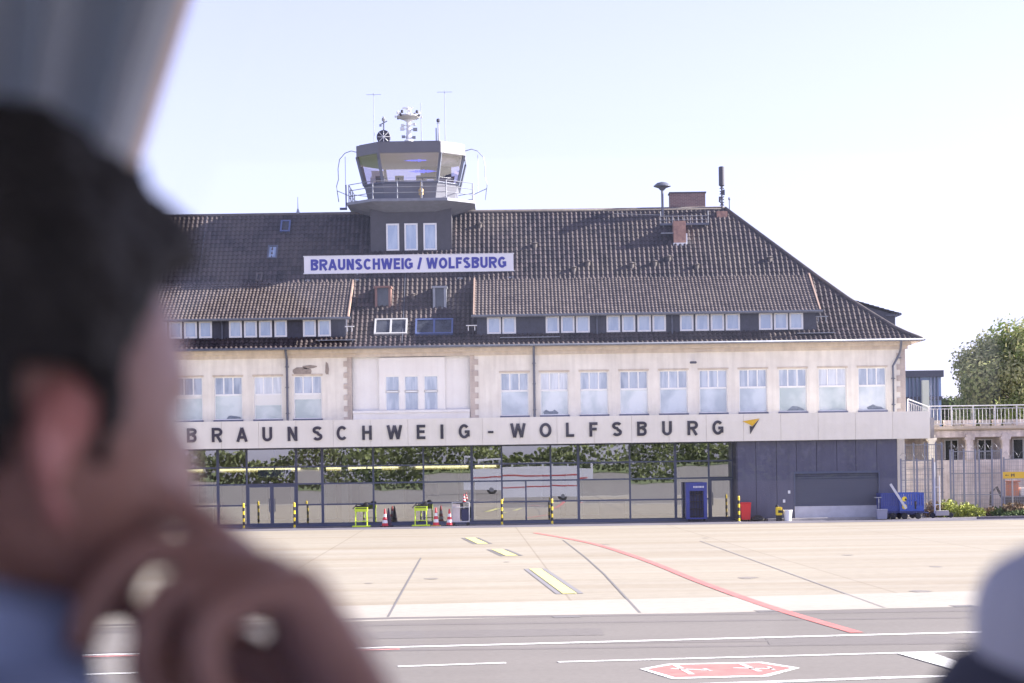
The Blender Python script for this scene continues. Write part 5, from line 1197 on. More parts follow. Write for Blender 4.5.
# ================================================================== far right: glass office block
mb = None; by = 75.0
t = thing('office_block', 'dark blue glass office block with a cream column behind the terrace', 'building', (WX(925, 400, by), by + 6, 0))
x0, x1 = WX(899, 400, by) - t.location.x, WX(941.5, 400, by) - t.location.x; zt_ = WZ(925, 370.5, by)
M_offg = mat('office_glass', (.26, .36, .58), .2, spec=.6, var=.3, scale=.12)
mb = MB(); mb.box(x0, x1, -5.9, 12, 0, zt_ - .6); mb.build('glass_wall', M_offg, t)
mb = MB(); mb.box(x0 - .2, x1 + .2, -6.2, 12.2, zt_ - .6, zt_); mb.box(x0 - .05, x1 + .05, -6.1, -5.9, WZ(925, 400, by) , WZ(925, 396.5, by)); mb.build('parapet', mat('office_dark', (.06, .06, .10), .5), t)
mb = MB(); a = WX(924, 400, by) - t.location.x; mb.box(a - .25, a + .35, -6.6, -6.1, 0, zt_ - .9); mb.build('column', M_cream, t)
mb = MB()
for u in (909.5, 913, 917, 921, 931, 934.5, 938): a = WX(u, 400, by) - t.location.x; mb.box(a - .06, a + .06, -6.12, -5.91, 0, zt_ - .61)
mb.build('mullion', mat('office_mull', (.16, .18, .3), .5), t)

# ================================================================== trees
def leafmat(name, c1, c2, c3=None):
    m, n, b = node_mat(name); geo = n.nodes.new('ShaderNodeObjectInfo'); at = n.nodes.new('ShaderNodeVertexColor'); at.layer_name = 'tone'
    r = n.nodes.new('ShaderNodeValToRGB'); r.color_ramp.elements[0].color = (*c1, 1); r.color_ramp.elements[1].color = (*c2, 1)
    if c3: e = r.color_ramp.elements.new(.93); e.color = (*c3, 1); r.color_ramp.elements[1].position = .90; r.color_ramp.elements[2].position = .93; r.color_ramp.elements[2].color = (*c3, 1)
    n.links.new(at.outputs[0], r.inputs[0]); n.links.new(r.outputs[0], b.inputs['Base Color']); b.inputs['Roughness'].default_value = .55; b.inputs['Specular IOR Level'].default_value = .12
    # light passing through leaves
    tr = n.nodes.new('ShaderNodeBsdfTranslucent'); mx = n.nodes.new('ShaderNodeMixShader'); mx.inputs[0].default_value = .3; n.links.new(r.outputs[0], tr.inputs[0])
    n.links.new(b.outputs[0], mx.inputs[1]); n.links.new(tr.outputs[0], mx.inputs[2]); n.links.new(mx.outputs[0], n.nodes['Material Output'].inputs[0]); return m
def crown(name, c, rad, nleaf, size, m, parent, seed, nclump=70, blossom=0):
    rnd = random.Random(seed); V = []; Fc = []; tone = []; cl = []
    for k in range(nclump):
        d = Vector((rnd.gauss(0, 1), rnd.gauss(0, 1), rnd.gauss(0, 1))).normalized(); q = rnd.uniform(.45, .92)
        cl.append((Vector((d.x * rad[0] * q, d.y * rad[1] * q, d.z * rad[2] * q)), rnd.uniform(.16, .30) * rad[0], rnd.uniform(0, .5)))
    for k in range(nleaf):
        cc, cr, tn = cl[rnd.randrange(nclump)]; d = Vector((rnd.gauss(0, 1), rnd.gauss(0, 1), rnd.gauss(0, .8))).normalized(); p = cc + d * cr * rnd.uniform(.55, 1.05)
        nrm = (d + Vector((rnd.uniform(-.7, .7), rnd.uniform(-.7, .7), rnd.uniform(-.3, .9)))).normalized(); a = nrm.cross(Vector((rnd.uniform(-1, 1), rnd.uniform(-1, 1), rnd.uniform(-1, 1)))).normalized(); b = nrm.cross(a)
        s = size * rnd.uniform(.6, 1.2); i = len(V); V += [p - a * s, p - b * s * .55, p + a * s, p + b * s * .55]; Fc.append((i, i + 1, i + 2, i + 3)); tone.append(min(.88, tn + rnd.uniform(0, .45)))
    for k in range(blossom):
        cc, cr, tn = cl[rnd.randrange(nclump)]; d = Vector((rnd.gauss(0, 1), rnd.gauss(0, 1), abs(rnd.gauss(0, .8)))).normalized(); p = cc + d * cr * 1.06; s = .07
        for (ax, ay) in ((1, 0), (0, 1)):
            i = len(V); V += [p + Vector((-s * ax, -s * ay, 0)), p + Vector((s * ax, s * ay, 0)), p + Vector((s * .3 * ax, s * .3 * ay, .30)), p + Vector((-s * .3 * ax, -s * .3 * ay, .30))]; Fc.append((i, i + 1, i + 2, i + 3)); tone.append(1.0)
    me = bpy.data.meshes.new(name); me.from_pydata([tuple(v) for v in V], [], Fc); me.materials.append(m); ca = me.color_attributes.new('tone', 'FLOAT_COLOR', 'CORNER'); arr = []
    for t_ in tone: arr += [t_, t_, t_, 1] * 4
    ca.data.foreach_set('color', arr); o = bpy.data.objects.new(name, me); COL.objects.link(o); o.parent = parent; o.location = c; return o
M_bark = mat('bark', (.10, .075, .055), .9, var=.4, scale=8)
def tree(name, label, x, y, h, rad, nleaf, size, m, seed, blossom=0, group=None, nclump=70):
    t = thing(name, label, 'tree', (x, y, -.05), group); rnd = random.Random(seed); zc_ = h - rad[2]
    mb = MB(); mb.tube([(0, 0, 0), (.1, 0, zc_ * .5), (0, .1, zc_)], .06 * h * .55, 9, r1=.03 * h * .5)
    for k in range(9): a = k * 2.4; e = Vector((math.cos(a) * rad[0] * .6, math.sin(a) * rad[1] * .6, zc_ + rnd.uniform(-.2, .6) * rad[2])); mb.tube([(0, 0, zc_ * .6), tuple((Vector((0, 0, zc_ * .6)) + e) / 2 + Vector((0, 0, .3))), tuple(e)], .016 * h, 6, r1=.03)
    mb.build('trunk', M_bark, t); crown('crown', (0, 0, zc_), rad, nleaf, size, m, t, seed, nclump, blossom); return t
M_leafA = leafmat('chestnut_leaf', (.10, .19, .004), (.40, .50, .03), (.50, .48, .26))
ty = 42; tx = WX(1034, 400, ty); tz = WZ(1034, 320, ty)
tree('chestnut_tree', 'big round chestnut tree in pale blossom behind the terrace', tx, ty, tz, (5.6, 5.2, 5.4), 80000, .17, M_leafA, 11, blossom=500, nclump=130)
M_leafB = leafmat('dark_leaf', (.03, .055, .015), (.09, .12, .035))
tree('garden_tree', 'low dark green trees far off between the office block and the chestnut', WX(945, 400, 110), 110, WZ(945, 396.5, 110), (3.6, 3, 2.4), 5000, .28, M_leafB, 12)
# row of trees across the airfield, behind the viewpoint (seen in the glass front)
t = None
rnd = random.Random(5); V = MB()
wood = bpy.data.objects.new('wood', None)
verts = []; faces = []; tones = []
from mathutils import noise as wnoise
for k in range(30000):
    x_ = rnd.uniform(-200, 200); y_ = -455 + rnd.uniform(-14, 10); hh = 9 + 6 * wnoise.noise(Vector((x_ * .05, y_ * .03, 2))) + 3.5 * wnoise.noise(Vector((x_ * .22, y_ * .1, 5)))
    z_ = hh * (1 - rnd.random() ** 1.6 * .95); s = rnd.uniform(.3, .75); p = Vector((x_, y_, z_)); d = Vector((rnd.gauss(0, 1), rnd.gauss(0, 1), rnd.gauss(0, 1))).normalized()
    a = d.cross(Vector((rnd.uniform(-1, 1), rnd.uniform(-1, 1), rnd.uniform(-1, 1)))).normalized(); b = d.cross(a); i = len(verts)
    verts += [tuple(p - a * s), tuple(p - b * s), tuple(p + a * s), tuple(p + b * s)]; faces.append((i, i + 1, i + 2, i + 3)); tones += [min(.9, max(0, .45 + .5 * wnoise.noise(Vector((x_ * .12, z_ * .2, 9))) + rnd.uniform(-.2, .2)))] * 4
bpy.data.objects.remove(wood)
me = bpy.data.meshes.new('wood'); me.from_pydata(verts, [], faces); me.materials.append(leafmat('hazy_leaf', (.07, .09, .035), (.20, .225, .10))); ca = me.color_attributes.new('tone', 'FLOAT_COLOR', 'CORNER'); arr = []  # leaf tones paled to put distance haze into the colour
for q in tones: arr += [q, q, q, 1]
ca.data.foreach_set('color', arr); o = bpy.data.objects.new('wood', me); COL.objects.link(o); tag(o, 'distant wood across the airfield', 'wood', kind='stuff')
# ================================================================== the coach the picture is taken from, and the people in it
ZF = 1.86                       # cabin floor
coach = thing('coach', 'white high-deck coach parked on the taxiway, seen from inside', 'coach', (2.0, -104.85, .004))
CO = Vector(coach.location)
def CP(mb, name, m, parent=None, **k):
    o = mb.build(name, m, None, **k)
    if parent: o.parent = parent
    else: o.parent = coach; o.location = -CO
    return o
M_coach = mat('coach_white_paint', (.78, .78, .80), .25, var=.04, scale=.6)
M_cred = mat('coach_red_stripe', (.50, .04, .04), .3)
M_cin = mat('cabin_trim_grey', (.55, .54, .56), .8, var=.1)
CX0, CX1, CYA, CYB = -4.2, 8.0, -106.15, -103.5
mb = MB()
mb.box(CX0, CX1, CYB - .06, CYB, .45, 2.45); mb.box(CX0, CX1, CYA, CYA + .06, .45, 2.45)
mb.box(CX0, CX1, CYB - .06, CYB, 3.66, 3.80); mb.box(CX0, CX1, CYA, CYA + .06, 3.66, 3.80)
mb.box(CX0, CX0 + .06, CYA + .06, CYB - .06, .45, 3.80); mb.box(CX1 - .06, CX1, CYA + .06, CYB - .06, .45, 2.0); mb.box(CX1 - .06, CX1, CYA + .06, CYB - .06, 3.6, 3.80)
mb.box(CX0, CX1, CYA, CYB, 3.803, 3.86)
pil = [CX0 + .08, -2.5, -.85, 1.05, 2.7, 4.3, 5.9, CX1 - .1]
for x in pil:
    for ya in (CYB - .055, CYA + .005): mb.box(x - .05, x + .05, ya, ya + .05, 2.45, 3.66)
CP(mb, 'body_shell', M_coach)
mb = MB()
for ya in (CYB + .003, CYA - .008): mb.box(CX0 + 1.0, CX1 - .6, ya, ya + .005, 1.5, 1.62)
CP(mb, 'side_stripe', M_cred)
M_cwin = glass_mat('coach_glass', .0, (.93, .94, .96))
for k in range(len(pil) - 1):
    for ya in (CYB - .03, CYA + .03):
        mb = MB(); mb.quad((pil[k] + .05, ya, 2.45), (pil[k + 1] - .05, ya, 2.45), (pil[k + 1] - .05, ya, 3.66), (pil[k] + .05, ya, 3.66)); CP(mb, 'side_window', M_cwin)
mb = MB(); mb.quad((CX1 - .03, CYA + .07, 2.0), (CX1 - .03, CYB - .07, 2.0), (CX1 - .03, CYB - .07, 3.6), (CX1 - .03, CYA + .07, 3.6)); CP(mb, 'windscreen', M_cwin)
mb = MB(); mb.box(CX0 + .07, CX1 - .07, CYA + .07, CYB - .07, ZF - .1, ZF); CP(mb, 'cabin_floor', M_cin)
mb = MB(); mb.box(CX0 + .07, CX1 - .07, CYB - .09, CYB - .062, ZF + .01, 2.44); mb.box(CX0 + .07, CX1 - .07, CYA + .062, CYA + .09, ZF + .01, 2.44); CP(mb, 'wall_trim', M_cin)
mb = MB(); mb.box(CX0 + .07, CX1 - .07, CYA + .07, CYB - .07, 3.72, 3.76); CP(mb, 'ceiling_trim', M_cin)
for x in (-2.4, 5.6):
    for ya in (CYB - .32, CYA + .02):
        mb = MB(); mb.lathe((x, ya, .5), [(.30, -.0), (.50, .03), (.50, .27), (.30, .30)], 24, axis='Y'); w_ = CP(mb, 'wheel', M_black)
        mb = MB(); mb.lathe((x, ya + (.301 if ya > -105 else -.03), .5), [(.26, 0), (.22, .02)], 16, axis='Y'); SP(mb, 'wheel_rim', M_steel, w_)

# seats: one beneath the man, one ahead of him whose pale headrest shows at the right
M_seat = mat('seat_navy_cloth', (.022, .024, .055), .95, var=.3, scale=30)
M_head = mat('headrest_pale_blue', (.46, .48, .60), .85, var=.15, scale=10)
def rounded(mb_pts, name, m, parent, loc, sc, seg=2, ex=4):
    """a soft cushion: a subdivided box pulled towards an ellipsoid"""
    bm = bmesh.new(); bmesh.ops.create_cube(bm, size=1); bmesh.ops.subdivide_edges(bm, edges=bm.edges[:], cuts=10, use_grid_fill=True)
    for v in bm.verts:
        p = v.co * 2; q = Vector((abs(p.x) ** ex, abs(p.y) ** ex, abs(p.z) ** ex)); r = (q.x + q.y + q.z) ** (1 / ex)
        p = p / max(r, 1e-6) * max(abs(p.x), abs(p.y), abs(p.z)); v.co = Vector((p.x * sc[0] / 2, p.y * sc[1] / 2, p.z * sc[2] / 2))
    me = bpy.data.meshes.new(name); bm.to_mesh(me); bm.free(); me.materials.append(m); me.polygons.foreach_set('use_smooth', [True] * len(me.polygons))
    o = bpy.data.objects.new(name, me); COL.objects.link(o); o.parent = parent; o.location = loc; return o
def seat(x, y, label, dirn=1, headrest=True):
    """coach seat at floor level; occupant faces +x*dirn"""
    t = bpy.data.objects.new('passenger_seat', None); COL.objects.link(t); t.parent = coach; t.location = Vector((x, y, ZF + .001)) - CO
    rounded(None, 'cushion', M_seat, t, (.02 * dirn, 0, .40), (.48, .46, .14))
    b = rounded(None, 'backrest', M_seat, t, (-.27 * dirn, 0, .76), (.15, .48, .66)); b.rotation_euler = (0, -.10 * dirn, 0)
    if headrest: h = rounded(None, 'headrest', M_head, t, (-.33 * dirn, 0, 1.16), (.14, .34, .24))
    mb = MB(); mb.box(-.2, .2, -.2, .2, .0, .33); mb.build('pedestal', M_cin, t)
    for s in (-1, 1): mb = MB(); mb.box(-.22, .18, s * .25 - .025, s * .25 + .025, .52, .57); mb.box(-.22, -.16, s * .25 - .02, s * .25 + .02, .34, .52); mb.build('armrest', M_cin, t, bevel=.01)
    return t
seat(-.30, -104.02, 'navy coach seat carrying the man at the window')

# right hand seat: its rounded pale headrest rises above the navy shoulder of the backrest
hs = bpy.data.objects.new('passenger_seat', None); COL.objects.link(hs); hs.parent = coach; hs.location = Vector((.632, -103.86, ZF + .001)) - CO; hs['label'] = 'navy seat with pale blue headrest'
b = rounded(None, 'cushion', M_seat, hs, (.02, 0, .40), (.48, .46, .14))
b = rounded(None, 'backrest', M_seat, hs, (-.195, 0, .666), (.40, .46, .80), ex=6)
b = rounded(None, 'headrest', M_head, hs, (-.215, 0, 1.055), (.27, .34, .145)); b.rotation_euler = (0, -.06, 0)
mb = MB(); mb.box(-.2, .2, -.2, .2, .0, .33); mb.build('pedestal', M_cin, hs)

# curtain: pleated grey cloth with a beige hem, drawn back at the upper left
def cloth(name, c):
    m = mat(name, c, .9, var=.12, scale=5); n = m.node_tree; b = n.nodes['Principled BSDF']; tr = n.nodes.new('ShaderNodeBsdfTranslucent'); tr.inputs[0].default_value = (*c, 1)
    mx = n.nodes.new('ShaderNodeMixShader'); mx.inputs[0].default_value = .38; n.links.new(b.outputs[0], mx.inputs[1]); n.links.new(tr.outputs[0], mx.inputs[2]); n.links.new(mx.outputs[0], n.nodes['Material Output'].inputs[0]); return m
def curtain():
    t = thing('window_curtain', 'grey pleated window curtain with beige hem at the upper left', 'curtain', (-.5, -103.66, 3.62))
    nx, nz = 90, 20; V = []; Fc = []; mi = []; yb = -103.70
    for j in range(nz + 1):
        q = j / nz; z = 3.64 - q * .50
        # right edge leans in towards the bottom, as if gathered by a tieback
        xr = WX(172, 0, yb) - (3.334 - z) * .34
        xl = -.80 + .25 * q
        for i in range(nx + 1):
            p = i / nx; x = xl + (xr - xl) * p; V.append((x + .5, yb + 103.66 + .030 * math.sin(p * 44) + .008 * math.sin(p * 23 + q * 2) + .04, z - 3.62))
    for j in range(nz):
        for i in range(nx): a = j * (nx + 1) + i; Fc.append((a, a + 1, a + nx + 2, a + nx + 1)); mi.append(1 if i >= nx - 1 else 0)
    me = bpy.data.meshes.new('curtain_cloth'); me.from_pydata(V, [], Fc); me.materials.append(cloth('curtain_grey', (.60, .64, .68))); me.materials.append(cloth('curtain_hem_beige', (.85, .72, .62))); me.polygons.foreach_set('material_index', mi)
    o = bpy.data.objects.new('curtain_cloth', me); COL.objects.link(o); o.parent = t; sm = o.modifiers.new('t', 'SOLIDIFY'); sm.thickness = .004
    mb = MB(); mb.tube([(-1.6, .04, .03), (.6, .04, .03)], .01, 6); mb.build('curtain_rail', M_steel, t)
    return t
curtain()

# ------------------------------------------------------------------ people
def skin_chain(verts, edges, root=0, sub=2):
    """verts: [(pos, radius)], edges: pairs -> evaluated mesh grown by the Skin modifier"""
    me = bpy.data.meshes.new('sk'); me.from_pydata([tuple(p) for p, r in verts], edges, [])
    o = bpy.data.objects.new('sk', me); COL.objects.link(o); o.modifiers.new('s', 'SKIN')
    for i, (p, r) in enumerate(verts):
        sv = me.skin_vertices[0].data[i]; sv.radius = (r, r) if not isinstance(r, tuple) else r; sv.use_root = (i == root)
    m = o.modifiers.new('u', 'SUBSURF'); m.levels = sub; m.render_levels = sub
    dg = bpy.context.evaluated_depsgraph_get(); dg.update(); ev = o.evaluated_get(dg).to_mesh()
    V = [v.co.copy() for v in ev.vertices]; Fc = [tuple(p.vertices) for p in ev.polygons]
    o.evaluated_get(dg).to_mesh_clear(); bpy.data.objects.remove(o); bpy.data.meshes.remove(me); return V, Fc
def remesh(parts, voxel, smooth=3):
    V = []; Fc = []
    for v, f in parts: n = len(V); V += [tuple(p) for p in v]; Fc += [tuple(i + n for i in q) for q in f]
    me = bpy.data.meshes.new('rm'); me.from_pydata(V, [], Fc); o = bpy.data.objects.new('rm', me); COL.objects.link(o)
    r = o.modifiers.new('r', 'REMESH'); r.mode = 'VOXEL'; r.voxel_size = voxel
    s = o.modifiers.new('s', 'SMOOTH'); s.factor = .5; s.iterations = smooth
    dg = bpy.context.evaluated_depsgraph_get(); dg.update(); out = bpy.data.meshes.new_from_object(o.evaluated_get(dg))
    bpy.data.objects.remove(o); bpy.data.meshes.remove(me); out.polygons.foreach_set('use_smooth', [True] * len(out.polygons)); return out
def head_mesh(scale=1.0):
    """head in its own frame: faces +X, up +Z, origin at the middle of the skull; height about .235"""
    bm = bmesh.new(); bmesh.ops.create_uvsphere(bm, u_segments=64, v_segments=48, radius=1)
    for v in bm.verts:
        x, y, z = v.co
        X, Y, Z = x * .098, y * .077, z * .118
        if z < -.1:                      # narrow to jaw and chin
            k = min(1, (-z - .1) / .9); Y *= 1 - .33 * k; X = X * (1 - .22 * k) + .026 * k
            if x < 0: X += .045 * k * (-x)
        if z > 0 and x < 0: X *= 1.06
        if x > .3 and -.2 < z < .35: X -= .006 * (x - .3)                         # flatter face
        def g(cx, cy, cz, s): return math.exp(-((X - cx) ** 2 + (Y - cy) ** 2 + (Z - cz) ** 2) / (2 * s * s))
        if x > .5:
            X += .008 * math.exp(-((Z - .028) / .010) ** 2) * math.exp(-(Y / .045) ** 2)      # brow
            for s in (-1, 1): X -= .011 * math.exp(-((Y - s * .032) / .013) ** 2 - ((Z - .006) / .011) ** 2)   # eye sockets
            nz = (Z - (-.030)) / .045                                                         # nose
            if Z < .018: X += .024 * math.exp(-(Y / .010) ** 2) * max(0, math.exp(-((Z + .026) / .020) ** 2))
            X += .010 * math.exp(-(Y / .008) ** 2) * math.exp(-((Z - .0) / .018) ** 2)
            X += .007 * math.exp(-(Y / .022) ** 2 - ((Z + .056) / .005) ** 2) + .007 * math.exp(-(Y / .020) ** 2 - ((Z + .068) / .005) ** 2)   # lips
            X -= .004 * math.exp(-(Y / .024) ** 2 - ((Z + .062) / .003) ** 2)
            X += .008 * math.exp(-(Y / .02) ** 2 - ((Z + .098) / .012) ** 2)                  # chin
            for s in (-1, 1): X += .004 * math.exp(-((Y - s * .045) / .018) ** 2 - ((Z + .02) / .018) ** 2)    # cheekbones
        v.co = Vector((X, Y, Z)) * scale
    V = [v.co.copy() for v in bm.verts]; Fc = [tuple(v.index for v in f.verts) for f in bm.faces]; bm.free()
    parts = [(V, Fc)]
    for s in (-1, 1):                    # ears: a C shaped rim, lobe and inner bowl
        rim = [((-.004, .072, -.022), .005), ((.000, .080, -.030), .007), ((-.010, .083, -.018), .006), ((-.020, .087, .000), .005), ((-.022, .089, .018), .005), ((-.012, .087, .031), .005), ((.002, .081, .028), .005), ((.006, .075, .014), .004)]
        vv = [(Vector((p[0] * scale, s * p[1] * scale, (p[2] - .024) * scale)), r * scale) for p, r in rim]
        parts.append(skin_chain(vv, [(i, i + 1) for i in range(len(vv) - 1)]))
        bowl = [((-.002, .074, .020), .008), ((-.008, .077, .006), .009), ((-.006, .076, -.010), .008)]
        vv = [(Vector((p[0] * scale, s * p[1] * scale, (p[2] - .024) * scale)), r * scale) for p, r in bowl]
        parts.append(skin_chain(vv, [(0, 1), (1, 2)]))
    return parts
def xf(parts, M): return [([M @ Vector(p) for p in v], f) for v, f in parts]
def hand_parts(wrist, fwd, up, side, curls, thumb_dir=1, s=1.0):
    """palm and five fingers. fwd: wrist->knuckles, up: back of the hand, side: towards the thumb"""
    f, u, d = fwd.normalized(), up.normalized(), side.normalized(); parts = []
    P_ = lambda a, b, c: wrist + f * (a * s) + d * (b * s) + u * (c * s)
    palm = [(P_(-.03, 0, 0), (.026 * s, .020 * s)), (P_(.0, 0, 0), (.028 * s, .019 * s)), (P_(.035, .002, 0), (.036 * s, .016 * s)), (P_(.07, .0, 0), (.040 * s, .014 * s)), (P_(.088, -.002, 0), (.036 * s, .012 * s))]
    V, Fc = skin_chain(palm, [(i, i + 1) for i in range(4)]); parts.append((V, Fc))
    for k in range(4):                   # palm filled by metacarpals
        b = .029 - k * .0195; parts.append(skin_chain([(P_(.0, b * .55, 0), .012 * s), (P_(.045, b * .85, .002), .0115 * s), (P_(.088, b, .001), .0105 * s)], [(0, 1), (1, 2)]))
    L = [(.045, .026, .021), (.049, .030, .022), (.046, .028, .021), (.036, .021, .018)]
    for k in range(4):
        b = .029 - k * .0195; p = P_(.088 if k != 3 else .080, b, 0); a = 0; ch = [(P_(.06, b * .9, 0), .0105 * s), (p, .0105 * s)]; spread = (1.5 - k) * .05
        for j in range(3):
            a += curls[k][j]; dirv = (f * math.cos(a) - u * math.sin(a) + d * spread * math.cos(a)).normalized(); p = p + dirv * L[k][j] * s; ch.append((p, (.0092, .0085, .0072)[j] * s))
        parts.append(skin_chain(ch, [(i, i + 1) for i in range(len(ch) - 1)]))
    # thumb leaves the side of the palm near its base
    p0 = P_(.018, .020, -.006); p1 = P_(.045, .046, -.014); p2 = p1 + (f * .8 + d * .35 - u * thumb_dir * .4).normalized() * .034 * s; p3 = p2 + (f * .95 - d * .1 - u * thumb_dir * .45).normalized() * .027 * s
    parts.append(skin_chain([(p0, .014 * s), (p1, .0125 * s), (p2, .0105 * s), (p3, .0088 * s)], [(0, 1), (1, 2), (2, 3)]))
    return parts

def skin_material():
    m, n, b = node_mat('skin'); tc = n.nodes.new('ShaderNodeTexCoord'); no = n.nodes.new('ShaderNodeTexNoise'); no.inputs['Scale'].default_value = 14; no.inputs['Detail'].default_value = 6
    n.links.new(tc.outputs['Object'], no.inputs['Vector']); r = n.nodes.new('ShaderNodeValToRGB'); r.color_ramp.elements[0].position = .35; r.color_ramp.elements[1].position = .7
    r.color_ramp.elements[0].color = (.28, .145, .12, 1); r.color_ramp.elements[1].color = (.38, .215, .175, 1); n.links.new(no.outputs['Fac'], r.inputs[0]); n.links.new(r.outputs[0], b.inputs['Base Color'])
    b.inputs['Roughness'].default_value = .5; b.inputs['Subsurface Weight'].default_value = .12; b.inputs['Subsurface Radius'].default_value = (.02, .008, .004); b.inputs['Subsurface Scale'].default_value = .4
    return m
M_skin = skin_material()
M_hair = mat('dark_hair', (.014, .011, .011), .65, var=.4, scale=60, bump=.6, bscale=120)
M_shirt = mat('light_blue_shirt', (.26, .33, .54), .85, var=.12, scale=12)
M_trous = mat('dark_trousers', (.04, .04, .05), .9)
M_shoe = mat('black_shoe', (.015, .015, .015), .4)
HC = Vector((WX(5, 418, -104.03), -104.03, WZ(5, 418, -104.03)))     # middle of the skull
heading = R(38)                                                       # face turned from +x towards the building
man = thing('person', 'dark-haired man in light blue shirt holding his hand to his mouth, out of focus', 'person', (-.30, -104.02, ZF + .001))
MO = Vector(man.location)
fw = Vector((math.cos(heading), math.sin(heading), 0)); rt = Vector((fw.y, -fw.x, 0)); up = Vector((0, 0, 1))
bodyh = R(20); bf = Vector((math.cos(bodyh), math.sin(bodyh), 0)); br_ = Vector((bf.y, -bf.x, 0))
HM = Matrix.Translation(HC) @ Matrix.Rotation(heading, 4, 'Z') @ Matrix.Rotation(R(6), 4, 'Y')
parts = xf(head_mesh(.96), HM)
neck0 = HC - fw * .028 + up * -.05; base = HC - bf * .05 + up * -.15
hip = Vector((-.33, -104.02, ZF + .52)); chest = base + up * -.16 - bf * .0; waist = (hip + chest) / 2
shR = base + br_ * .17 + bf * .035 + up * -.008; shL = base - br_ * .17 + up * -.015
tor = [(hip, (.155, .12)), (waist, (.135, .11)), (chest, (.155, .12)), (base + up * -.05, (.11, .085)), (base + up * .03, (.060, .060)), (neck0, (.057, .057))]
parts.append(skin_chain(tor, [(i, i + 1) for i in range(5)]))
# right arm: elbow out ahead and low, wrist coming up, hand bent to the mouth
mouth = HC + fw * .108 + up * -.075
wristR = Vector((WX(385, 745, -104.05), -104.05, WZ(385, 745, -104.05)))
elbR = Vector((wristR.x + .03, -104.08, wristR.z - .245))
armR = [(base + up * -.06, .065), (shR, .056), ((shR + elbR) / 2, .047), (elbR, .044), ((elbR + wristR) / 2, .044), (wristR, .034)]
parts.append(skin_chain(armR, [(i, i + 1) for i in range(5)]))
# left arm raised too: the hand is closed round the right one
wristL = Vector((WX(250, 775, -103.93), -103.93, WZ(250, 775, -103.93))); elbL = Vector((wristL.x - .03, -103.86, wristL.z - .24))
armL = [(base + up * -.06, .065), (shL, .056), ((shL + elbL) / 2, .047), (elbL, .042), ((elbL + wristL) / 2, .042), (wristL, .032)]
parts.append(skin_chain(armL, [(i, i + 1) for i in range(5)]))
knL = Vector((WX(190, 642, -103.96), -103.96, WZ(190, 642, -103.96))); fL = (knL - wristL).normalized(); sL = Vector((-.4, -.55, .5)); sL = (sL - fL * sL.dot(fL)).normalized(); uL = fL.cross(sL)
if uL.x > 0: uL = -uL
parts += hand_parts(wristL, fL, uL, sL, [(.9, .8, .4), (1.0, .9, .4), (1.1, .9, .5), (1.15, 1.0, .5)], s=1.12)
# raised hand: knuckles near the chin, fingers curled in to the lips
tgt = Vector((WX(196, 575, -104.03), -104.03, WZ(196, 575, -104.03)))
kn = Vector((WX(298, 612, -104.06), -104.06, WZ(298, 612, -104.06)))
fwdH = (kn - wristR).normalized(); sideH = Vector((-.55, .45, .55)); sideH = (sideH - fwdH * sideH.dot(fwdH)).normalized(); upH = fwdH.cross(sideH)
if upH.x < 0: upH = -upH
parts += hand_parts(wristR, fwdH, upH, sideH, [(.30, .75, .55), (.85, 1.0, .5), (1.25, 1.05, .55), (1.35, 1.1, .6)], s=1.18)
legs = []
for s in (-1, 1):
    hj = hip + br_ * s * .09; kn_ = hip + bf * .46 + br_ * s * .12 + up * .02; an = kn_ + up * -(kn_.z - ZF - .10) + bf * .02
    legs.append((hj, kn_, an)); parts.append(skin_chain([(hip, .11), (hj, .085), ((hj + kn_) / 2, .075), (kn_, .056), ((kn_ + an) / 2, .052), (an, .036), (an + bf * .13 + up * -.05, .030)], [(i, i + 1) for i in range(6)]))
me = remesh(parts, .0055, 2); me.materials.append(M_skin); me.name = 'body'
me.materials.append(mat('ear_skin', (.50, .20, .175), .5, var=.2, scale=30))
earc = [HM @ Vector((-.008, s_ * .080, -.022)) for s_ in (-1, 1)]
for p_ in me.polygons:
    if min((p_.center - e_).length for e_ in earc) < .040 and abs((HM.inverted() @ p_.center).y) > .074: p_.material_index = 1
body = bpy.data.objects.new('body', me); COL.objects.link(body); body.parent = man; body.location = -MO
